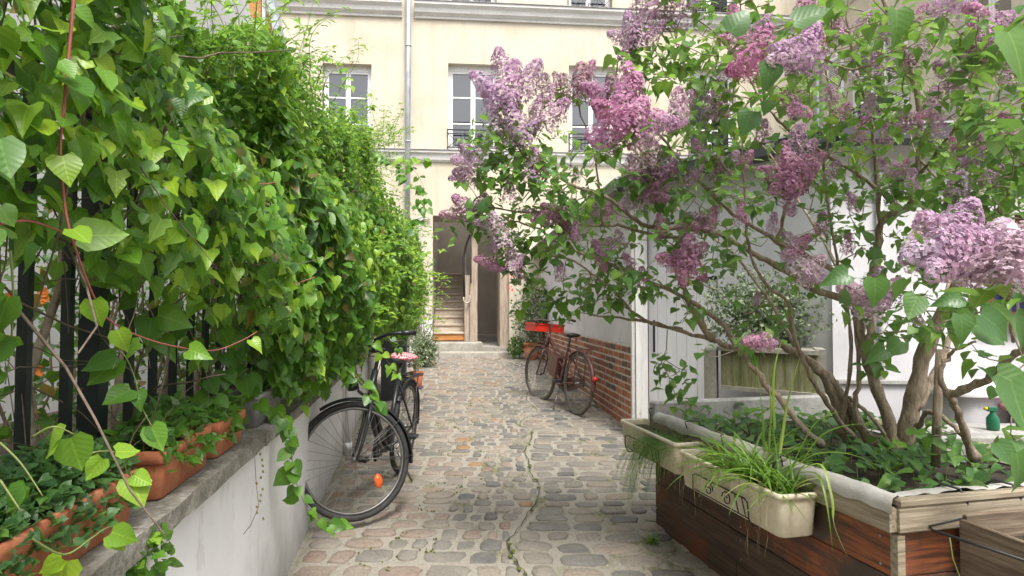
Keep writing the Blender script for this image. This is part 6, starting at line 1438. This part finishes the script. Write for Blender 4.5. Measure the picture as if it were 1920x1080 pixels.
# flower panicles: (px, py, size px, d, colour, tilt)
PK, LV, PALE, BRN, MAG = (0.66, 0.37, 0.52), (0.65, 0.46, 0.60), (0.80, 0.67, 0.74), (0.44, 0.31, 0.33), (0.58, 0.27, 0.41)
FL = [
 (957, 165, 140, 2.9, LV, 88), (915, 165, 85, 2.9, LV, 140), (990, 150, 85, 2.85, LV, 50), (962, 225, 95, 2.85, LV, 100), (985, 255, 70, 2.9, LV, 60), (1018, 165, 55, 3.0, BRN, 80), (1040, 215, 75, 2.9, LV, 50), (1005, 210, 60, 2.95, LV, 70), (925, 190, 70, 2.9, LV, 120), (940, 125, 70, 2.9, LV, 100), (930, 232, 50, 2.85, PALE, 90), (1030, 180, 50, 3, LV, 70),
 (1090, 155, 75, 2.95, BRN, 85), (1062, 165, 60, 2.95, BRN, 110), (1100, 140, 60, 2.95, PK, 70), (1045, 150, 35, 3, BRN, 100),
 (885, 290, 60, 2.95, LV, 150), (870, 305, 50, 3, LV, 170), (875, 330, 55, 3, LV, 160), (862, 330, 45, 3, LV, 200), (870, 385, 55, 3, PK, 150), (848, 400, 48, 3, PK, 190), (897, 385, 50, 3, PK, 60), (1002, 310, 70, 2.9, LV, 90), (955, 355, 58, 2.9, LV, 90), (935, 430, 70, 2.9, PALE, 100), (930, 455, 45, 2.9, LV, 270), (905, 418, 35, 2.9, LV, 180), (908, 488, 40, 2.95, PK, 170), (928, 500, 40, 2.95, PK, 320), (958, 480, 55, 3, LV, 90), (970, 495, 40, 3, LV, 60), (975, 510, 40, 3, BRN, 100),
 (1160, 180, 95, 2.6, BRN, 100), (1175, 190, 110, 2.5, PK, 80), (1125, 190, 80, 2.6, MAG, 130), (1145, 245, 100, 2.5, PK, 200), (1185, 225, 100, 2.45, PK, 60), (1205, 235, 90, 2.5, PK, 20), (1235, 230, 80, 2.5, LV, 0), (1250, 235, 70, 2.55, LV, 10), (1270, 200, 75, 2.7, LV, 90), (1285, 195, 60, 2.7, LV, 70), (1150, 215, 90, 2.45, MAG, 150), (1130, 265, 60, 2.5, PK, 190), (1175, 160, 80, 2.55, PK, 90), (1212, 260, 50, 2.5, LV, 330), (1115, 170, 60, 2.6, PK, 150),
 (1200, 285, 75, 2.8, BRN, 100), (1225, 300, 60, 2.8, BRN, 60), (1185, 60, 75, 2.9, LV, 110), (1165, 70, 55, 2.9, LV, 170), (1210, 45, 85, 2.9, LV, 60), (1175, 90, 50, 2.9, PK, 250), (1250, 25, 70, 2.9, BRN, 80), (1285, 15, 80, 2.9, LV, 60), (1200, 15, 60, 2.9, BRN, 110), (1230, 60, 50, 2.9, LV, 50),
 (1215, 340, 85, 2.85, LV, 160), (1200, 355, 70, 2.9, PALE, 180), (1235, 330, 75, 2.85, PK, 30), (1190, 380, 60, 2.9, PALE, 200), (1225, 365, 60, 2.85, PK, 320), (1250, 310, 55, 2.85, LV, 40), (1335, 200, 60, 2.8, LV, 120), (1355, 195, 55, 2.8, PK, 60), (1335, 302, 50, 2.9, LV, 130), (1370, 305, 48, 2.9, LV, 60), (1350, 315, 45, 2.9, PK, 90), (1490, 105, 100, 2.2, LV, 170), (1505, 90, 95, 2.2, LV, 60), (1475, 110, 80, 2.2, PALE, 190), (1525, 90, 70, 2.2, PK, 50), (1380, 45, 70, 2.5, PK, 120), (1410, 110, 95, 2.4, MAG, 240), (1395, 130, 80, 2.4, MAG, 200), (1420, 85, 80, 2.45, PK, 60), (1375, 80, 60, 2.5, PK, 160), (1430, 50, 50, 2.5, LV, 70), (1485, 195, 60, 2.5, MAG, 270), (1500, 205, 45, 2.5, PK, 300),
 (1510, 5, 60, 2.3, MAG, 80), (1725, 25, 40, 2.6, PK, 60), (1790, 10, 70, 2.4, LV, 170), (1765, 15, 50, 2.4, LV, 200), (1840, 40, 80, 2.3, PK, 130), (1865, 55, 75, 2.3, LV, 40), (1855, 90, 70, 2.3, PK, 160), (1870, 95, 55, 2.3, LV, 20), (1820, 100, 40, 2.3, LV, 200), (1775, 140, 60, 2.5, LV, 120), (1790, 155, 45, 2.5, PK, 60), (1835, 125, 40, 2.4, PK, 80), (1645, 112, 45, 2.7, LV, 110), (1615, 245, 50, 2.9, PK, 90), (1640, 125, 50, 3, LV, 90), (1590, 140, 50, 2.9, LV, 150), (1710, 225, 55, 2.9, LV, 150), (1690, 235, 45, 2.9, LV, 210), (1750, 190, 55, 2.7, LV, 80), (1740, 215, 50, 2.7, PK, 200), (1670, 318, 55, 3.0, LV, 120), (1690, 320, 45, 3.0, PK, 60), (1795, 350, 65, 2.4, LV, 90), (1830, 285, 65, 2.5, PK, 100), (1820, 300, 50, 2.5, LV, 200), (1795, 280, 50, 2.7, PK, 120),
 (1480, 320, 90, 2.8, PK, 100), (1500, 330, 80, 2.8, PK, 40), (1455, 330, 75, 2.8, PK, 170), (1490, 350, 70, 2.8, MAG, 250), (1470, 350, 60, 2.8, PK, 210), (1495, 260, 60, 2.85, LV, 80), (1520, 305, 60, 2.85, PK, 30), (1480, 380, 50, 2.85, LV, 270), (1510, 285, 55, 2.9, LV, 60), (1475, 295, 60, 2.85, PK, 100),
 (1285, 480, 80, 2.9, PK, 80), (1262, 490, 65, 2.9, PK, 160), (1300, 500, 70, 2.9, MAG, 300), (1280, 510, 60, 2.9, PK, 260), (1305, 475, 55, 2.9, PK, 50), (1130, 490, 45, 3, PK, 280), (1135, 462, 40, 3, LV, 60), (1125, 465, 40, 3, PK, 140), (1040, 400, 60, 3, PK, 160), (1020, 408, 50, 3, PK, 190), (1055, 420, 60, 3, MAG, 260), (1075, 432, 50, 3, PK, 280), (1005, 400, 40, 3, LV, 160), (1240, 420, 42, 3, PK, 100), (1235, 440, 35, 3, LV, 250), (1310, 415, 60, 3, PK, 150), (1335, 410, 50, 3, PK, 60), (1290, 430, 45, 3, MAG, 180), (1050, 508, 42, 3.1, LV, 90), (1205, 520, 42, 3.1, PK, 90), (1495, 500, 75, 2.95, PALE, 140), (1520, 505, 70, 2.95, PALE, 50), (1535, 520, 50, 2.95, LV, 330), (1500, 460, 50, 3, PK, 60), (1485, 450, 45, 3, LV, 140), (1590, 458, 42, 3, PK, 100), (1420, 640, 60, 2.85, PK, 180), (1432, 643, 48, 2.85, LV, 10), (1640, 520, 45, 2.9, LV, 60), (1720, 602, 40, 2.9, BRN, 90), (1420, 560, 28, 3.2, LV, 90), (1355, 130, 45, 2.9, LV, 60), (1080, 330, 30, 3.2, LV, 80), (1140, 395, 35, 3.2, PK, 90), (1115, 395, 30, 3.1, LV, 100), (1180, 310, 40, 3.2, LV, 90),
 (1760, 440, 120, 1.6, LV, 140), (1800, 430, 120, 1.55, LV, 60), (1740, 475, 110, 1.55, PALE, 200), (1790, 480, 130, 1.5, LV, 170), (1830, 470, 120, 1.5, LV, 10), (1820, 500, 100, 1.5, PALE, 300), (1765, 500, 90, 1.5, PALE, 230), (1720, 470, 70, 1.6, PALE, 120), (1880, 470, 110, 1.45, PALE, 100), (1895, 500, 120, 1.4, PALE, 180), (1920, 475, 120, 1.4, PALE, 50), (1870, 500, 90, 1.42, PALE, 230), (1935, 515, 90, 1.4, PALE, 300),
 (1610, 555, 85, 2.6, PALE, 160), (1640, 560, 80, 2.6, PALE, 20), (1600, 545, 60, 2.6, LV, 130), (1660, 550, 60, 2.6, LV, 60), (1625, 570, 60, 2.6, PALE, 250), (1680, 545, 50, 2.7, LV, 60),
 (1570, 60, 55, 2.5, PK, 90), (1620, 40, 50, 2.6, LV, 60), (1560, 180, 45, 2.6, LV, 120), (1580, 210, 40, 2.6, PK, 60), (1630, 200, 45, 2.7, LV, 90), (1660, 60, 50, 2.5, LV, 90), (1700, 110, 50, 2.6, PK, 120), (1730, 90, 45, 2.6, LV, 60), (1760, 240, 50, 2.5, LV, 100), (1900, 130, 60, 2.1, LV, 90), (1890, 240, 55, 2.2, PK, 120), (1860, 330, 50, 2.3, LV, 60), (1660, 250, 45, 2.8, PK, 90), (1560, 320, 45, 2.9, LV, 60), (1600, 380, 42, 3.0, LV, 110), (1540, 420, 45, 3.0, PK, 90), (1710, 340, 45, 2.9, LV, 90), (1430, 250, 50, 2.7, LV, 90), (1400, 300, 45, 2.8, PK, 60), (1450, 420, 42, 3.0, LV, 100), (1390, 400, 42, 3.0, PK, 90), (1300, 330, 50, 2.8, LV, 60), (1310, 280, 45, 2.8, LV, 120), (1160, 450, 40, 3.0, LV, 90), (1180, 490, 38, 3.0, PK, 120),
 # beyond the frame: the crown goes on above and to the right
 (1980, 350, 80, 2.2, LV, 80), (2010, 200, 80, 2.1, PK, 90), (2060, 420, 90, 2.0, PALE, 60), (1400, -60, 80, 2.6, PK, 90), (1600, -80, 80, 2.6, LV, 90), (1800, -100, 80, 2.5, PK, 90), (1250, -50, 70, 2.8, LV, 90)]
def panicle(seed, n=460):
    r_ = np.random.default_rng(seed); t_ = r_.random(n) ** .85; lump = 1 + .13 * np.sin(t_ * 14 + seed) ; a = r_.random(n) * 6.283
    lob = 1 + .25 * np.cos(3 * a + seed + t_ * 5)
    rr = (.29 * np.clip(1 - t_, 0, 1) ** .45 * lump * lob + .015) * (.74 + .28 * r_.random(n) ** .5)
    p = np.stack([rr * np.cos(a), rr * np.sin(a), t_ * 1.0 - .02], 1)
    nrm = norm(np.stack([np.cos(a), np.sin(a), .45 + 0 * a], 1) + r_.normal(0, .24, (n, 3))); L0 = norm(np.cross(nrm, r_.normal(0, 1, (n, 3)))); S0 = np.cross(nrm, L0)
    V = []; Fc = []; T = []; s = .036
    base = []; fcs = []
    base.append((0, 0, -.01))
    for k in range(4):
        an = k * math.pi / 2; c_, s_ = math.cos(an), math.sin(an)
        base += [(.55 * c_ - .42 * s_, .55 * s_ + .42 * c_, .18), (1.05 * c_, 1.05 * s_, .10), (.55 * c_ + .42 * s_, .55 * s_ - .42 * c_, .18)]
        b0 = 1 + 3 * k; fcs += [(0, b0 + 2, b0 + 1), (0, b0 + 1, b0)]
    base = np.array(base); fcs = np.array(fcs); sc = s * r_.uniform(.7, 1.15, n)
    W_ = p[:, None, :] + sc[:, None, None] * (base[None, :, 0:1] * L0[:, None] + base[None, :, 1:2] * S0[:, None] + base[None, :, 2:3] * nrm[:, None])
    tin = np.repeat(np.clip(r_.normal(.55, .28, n), 0, 1), len(base)).reshape(n, -1); tin[:, 0] *= .4
    # rachis through the middle joins the florets
    ra = np.array([(math.cos(k * 2.094) * .012 * (1 - zz_), math.sin(k * 2.094) * .012 * (1 - zz_), zz_) for zz_ in (-.1, .4, .95) for k in range(3)]); rf = np.array([(i*3+k, i*3+(k+1) % 3, i*3+3+k) for i in range(2) for k in range(3)] + [(i*3+(k+1) % 3, i*3+3+(k+1) % 3, i*3+3+k) for i in range(2) for k in range(3)])
    V_ = np.concatenate([W_.reshape(-1, 3), ra]); F_ = np.concatenate([(fcs[None] + (np.arange(n) * len(base))[:, None, None]).reshape(-1, 3), rf + n * len(base)])
    return fastmesh('flower_cluster', V_, F_, petal, np.concatenate([tin.ravel(), np.zeros(9)]))
PAN = [panicle(s) for s in range(6)]
tips = []   # (pos, direction, kind)
for (px, py, sz, d, c_, tilt) in FL:
    Ln = min(sz * .93 * d / F, .23); a = R(tilt) + rs.uniform(-.2, .2); ax_ = Vector((math.cos(a), rs.uniform(-.45, .25), math.sin(a))).normalized()
    if ax_.z < -.2: ax_.z *= .6; ax_.normalize()
    ctr = P(px, py, d - (.24 if px > 1380 and d > 2 else .14) + rs.uniform(-.06, .06)); b0 = ctr - ax_ * Ln * .45
    o = link('flower_cluster', rs.choice(PAN), lil); sx_ = max(Ln * rs.uniform(1.0, 1.25), .05) * (1.25 if d < 1.8 else 1)
    o.matrix_local = Matrix.Translation(b0) @ ax_.to_track_quat('Z', 'Y').to_matrix().to_4x4() @ Matrix.Rotation(rs.uniform(0, 6), 4, 'Z') @ Matrix.Diagonal((sx_, sx_, Ln, 1))
    v_ = rs.uniform(.88, 1.12); o.color = (c_[0] * v_ * rs.uniform(.95, 1.05), c_[1] * v_, c_[2] * v_ * rs.uniform(.95, 1.05), 1)
    tips.append((b0 + Vector((0, .03, 0)), ax_, 1))
# leafy shoots: blobs of crown in (px, py, rx, ry, d, dspread, count)
CB = [(930, 270, 60, 50, 2.95, .2, 16), (960, 300, 70, 60, 2.95, .25, 18), (890, 340, 60, 60, 3.0, .15, 8), (1010, 350, 80, 60, 3.0, .3, 18), (900, 420, 50, 40, 3.0, .15, 7), (980, 430, 80, 50, 3.0, .3, 18), (1060, 300, 70, 60, 2.95, .3, 12), (1000, 540, 60, 40, 3.1, .15, 8), (970, 470, 60, 45, 3.0, .2, 9),
 (1120, 330, 90, 70, 3.0, .4, 26), (1090, 420, 90, 60, 3.1, .4, 26), (1080, 500, 80, 50, 3.1, .3, 22), (1150, 560, 80, 50, 3.2, .2, 16), (1060, 560, 60, 35, 3.2, .2, 10), (1200, 480, 90, 60, 3.0, .4, 24), (1230, 400, 90, 60, 2.95, .4, 26), (1250, 320, 90, 60, 2.9, .4, 22), (1290, 250, 90, 60, 2.8, .4, 22), (1260, 120, 90, 60, 2.8, .3, 26), (1200, 130, 60, 40, 2.8, .2, 10), (1330, 110, 90, 70, 2.7, .4, 22), (1310, 40, 80, 50, 2.8, .3, 14),
 (1380, 230, 90, 70, 2.8, .5, 26), (1360, 350, 90, 60, 2.9, .5, 22), (1340, 450, 80, 50, 3.0, .4, 16), (1280, 560, 90, 40, 3.1, .3, 8), (1330, 610, 60, 30, 3.0, .2, 5), (1370, 640, 60, 30, 2.85, .1, 5), (1420, 590, 60, 40, 2.9, .2, 5),
 (1240, 680, 40, 50, 3.15, .1, 8), (1275, 740, 30, 50, 3.1, .1, 7), (1450, 180, 90, 80, 2.6, .5, 22), (1430, 60, 90, 60, 2.5, .4, 22), (1540, 180, 90, 70, 2.7, .5, 20), (1560, 60, 90, 60, 2.6, .5, 22), (1520, 300, 80, 60, 3.0, .5, 12), (1600, 320, 90, 60, 3.0, .5, 14), (1560, 400, 80, 50, 3.1, .4, 9), (1650, 180, 90, 70, 2.8, .5, 20), (1680, 60, 90, 60, 2.6, .5, 24), (1700, 300, 80, 60, 3.0, .4, 12), (1780, 220, 90, 80, 2.7, .6, 24), (1790, 80, 90, 70, 2.5, .5, 24), (1880, 180, 80, 80, 2.2, .4, 20), (1890, 60, 80, 60, 2.1, .4, 16), (1880, 300, 80, 70, 2.3, .5, 22), (1800, 350, 90, 60, 2.6, .5, 20), (1740, 400, 80, 50, 2.9, .4, 14), (1880, 390, 70, 50, 2.3, .4, 14), (1660, 440, 60, 50, 3.0, .3, 7),
 (1640, 540, 60, 40, 2.6, .2, 6), (1690, 620, 50, 50, 2.7, .2, 8), (1800, 600, 60, 50, 2.1, .2, 8), (1860, 570, 50, 40, 1.9, .2, 5), (1750, 540, 60, 40, 2.4, .3, 6), (1640, 690, 40, 40, 2.8, .1, 4), (1740, 760, 50, 60, 2.6, .2, 5), (1900, 700, 40, 60, 1.9, .1, 4), (1890, 840, 40, 40, 1.75, .1, 3),
 (2040, 250, 120, 150, 2.0, .5, 30), (1980, 450, 80, 80, 2.0, .4, 12), (1400, -90, 160, 70, 2.6, .5, 26), (1750, -100, 200, 70, 2.4, .5, 34), (1250, -60, 100, 50, 2.8, .4, 12), (1300, 250, 150, 120, 3.7, .3, 24), (1500, 350, 180, 120, 3.8, .3, 26), (1700, 280, 150, 120, 3.7, .3, 26)]
for (px, py, rx, ry, d, ds, n) in CB:
    n = int(n * (.5 if d > 3.5 else (.76 if 1070 < px < 1460 else (1.25 if px >= 1460 and 280 < py < 480 else .95))))
    for k in range(n):
        a = rs.uniform(0, 6.283); q = math.sqrt(rs.random()); dd_ = d + rs.uniform(-ds, ds)
        ps_ = P(px + rx * q * math.cos(a), py + ry * q * math.sin(a), dd_); tips.append((ps_, Vector((rs.uniform(-.8, .6), rs.uniform(-.7, .4), rs.uniform(-.25, .8))).normalized(), 0))
NA = np.array(nodes); tw = MB(); LF = Leaves(); 
TP = np.array([tuple(t_[0]) for t_ in tips]); dist0 = np.array([np.min(np.linalg.norm(NA - q, axis=1)) for q in TP])
for ti_ in np.argsort(dist0):
    pos, dr_, kd = tips[ti_]; q = np.array(tuple(pos)); dd_ = np.linalg.norm(NA - q, axis=1); j_ = int(np.argmin(dd_)); a = Vector(NA[j_]); D = dd_[j_]
    if D < .02: D = .02
    bq = pos - dr_ * min(.14, D * .6); steps = max(3, int(D / .05)); pts = []
    for k in range(steps + 1):
        t_ = k / steps; p_ = a * (1 - t_) ** 2 + bq * 2 * t_ * (1 - t_) + pos * t_ * t_; 
        if 0 < k < steps: p_ = p_ + Vector((rs.uniform(-1, 1), rs.uniform(-1, 1), rs.uniform(-1, 1))) * .006
        pts.append(p_)
    r0 = .0022 + min(D, .6) * .004
    tw.tube(pts, [r0 + (.0014 - r0) * k / steps for k in range(steps + 1)], 4, cap=False)
    if steps > 2: NA = np.vstack([NA, [tuple(p_) for p_ in pts[1:-1]]])
    # leaves along the last stretch
    span = min(max(D, .08), .20); acc = 0; al = rs.uniform(0, 3); npair = rs.choice([2, 3, 3, 4]) if kd == 0 else rs.choice([1, 2, 2])
    dcur = (pts[-1] - pts[-2]).normalized()
    base_t = rs.uniform(.3, .75) 
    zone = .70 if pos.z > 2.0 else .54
    for k in range(npair):
        pk = pos - dr_ * (.0 + k * .035) - (dr_ * .02 if kd == 1 else Vector((0, 0, 0)))
        al += 1.57
        for s_ in (0, math.pi):
            if rs.random() < .12: continue
            o1 = dcur.orthogonal().normalized(); o2_ = dcur.cross(o1); out = o1 * math.cos(al + s_) + o2_ * math.sin(al + s_)
            ld = out * .9 + dcur * .25 + Vector((0, 0, -.38)); pet = pk + (out + dcur * .3).normalized() * .018
            nn = Vector((rs.gauss(0, .25), rs.gauss(-.15, .25), 1)) + dcur * .2
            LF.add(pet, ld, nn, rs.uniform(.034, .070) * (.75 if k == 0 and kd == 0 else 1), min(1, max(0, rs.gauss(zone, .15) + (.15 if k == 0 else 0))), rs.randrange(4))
tag(tw.build('twigs', barkt, lil), kind='stuff')
# a few particular large near leaves
for (px, py, d, sz, lx, lz, ti) in ((1640, 522, 1.75, .085, 0, -1, .55), (1590, 515, 1.8, .08, -.8, -.2, .4), (1720, 555, 1.7, .08, -.5, -.9, .5), (1800, 590, 1.6, .08, .1, -1, .5), (1840, 590, 1.5, .10, .8, -.6, .4), (1800, 560, 1.65, .07, -.9, -.1, .35), (1870, 700, 1.45, .09, .6, -.4, .45), (1895, 715, 1.3, .11, .1, -1, .5), (1870, 830, 1.6, .07, .3, -.6, .35), (1905, 850, 1.5, .10, .2, -1, .45), (1830, 610, 1.55, .09, .9, -.5, .45), (1690, 640, 2.2, .08, -.6, -.5, .5), (1660, 655, 2.2, .08, -.7, -.4, .4), (1900, 590, 1.35, .08, .2, -.5, .45), (1890, 60, 1.5, .13, .3, -.9, .65), (1680, 20, 1.7, .10, .1, -1, .45), (1445, 120, 1.9, .09, -.2, -1, .35), (1410, 210, 2.0, .09, -.4, -.8, .4), (1490, 40, 1.8, .10, .9, .2, .35), (1370, 60, 2.0, .1, .5, .7, .35)):
    LF.add(P(px, py, d), (lx, -.15, lz), (rs.uniform(-.2, .2), -1, .45), sz, ti, rs.randrange(4))
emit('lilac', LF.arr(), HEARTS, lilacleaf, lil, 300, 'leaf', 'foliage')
print('LEAVES', len(LF.p), 'TIPS', len(tips))
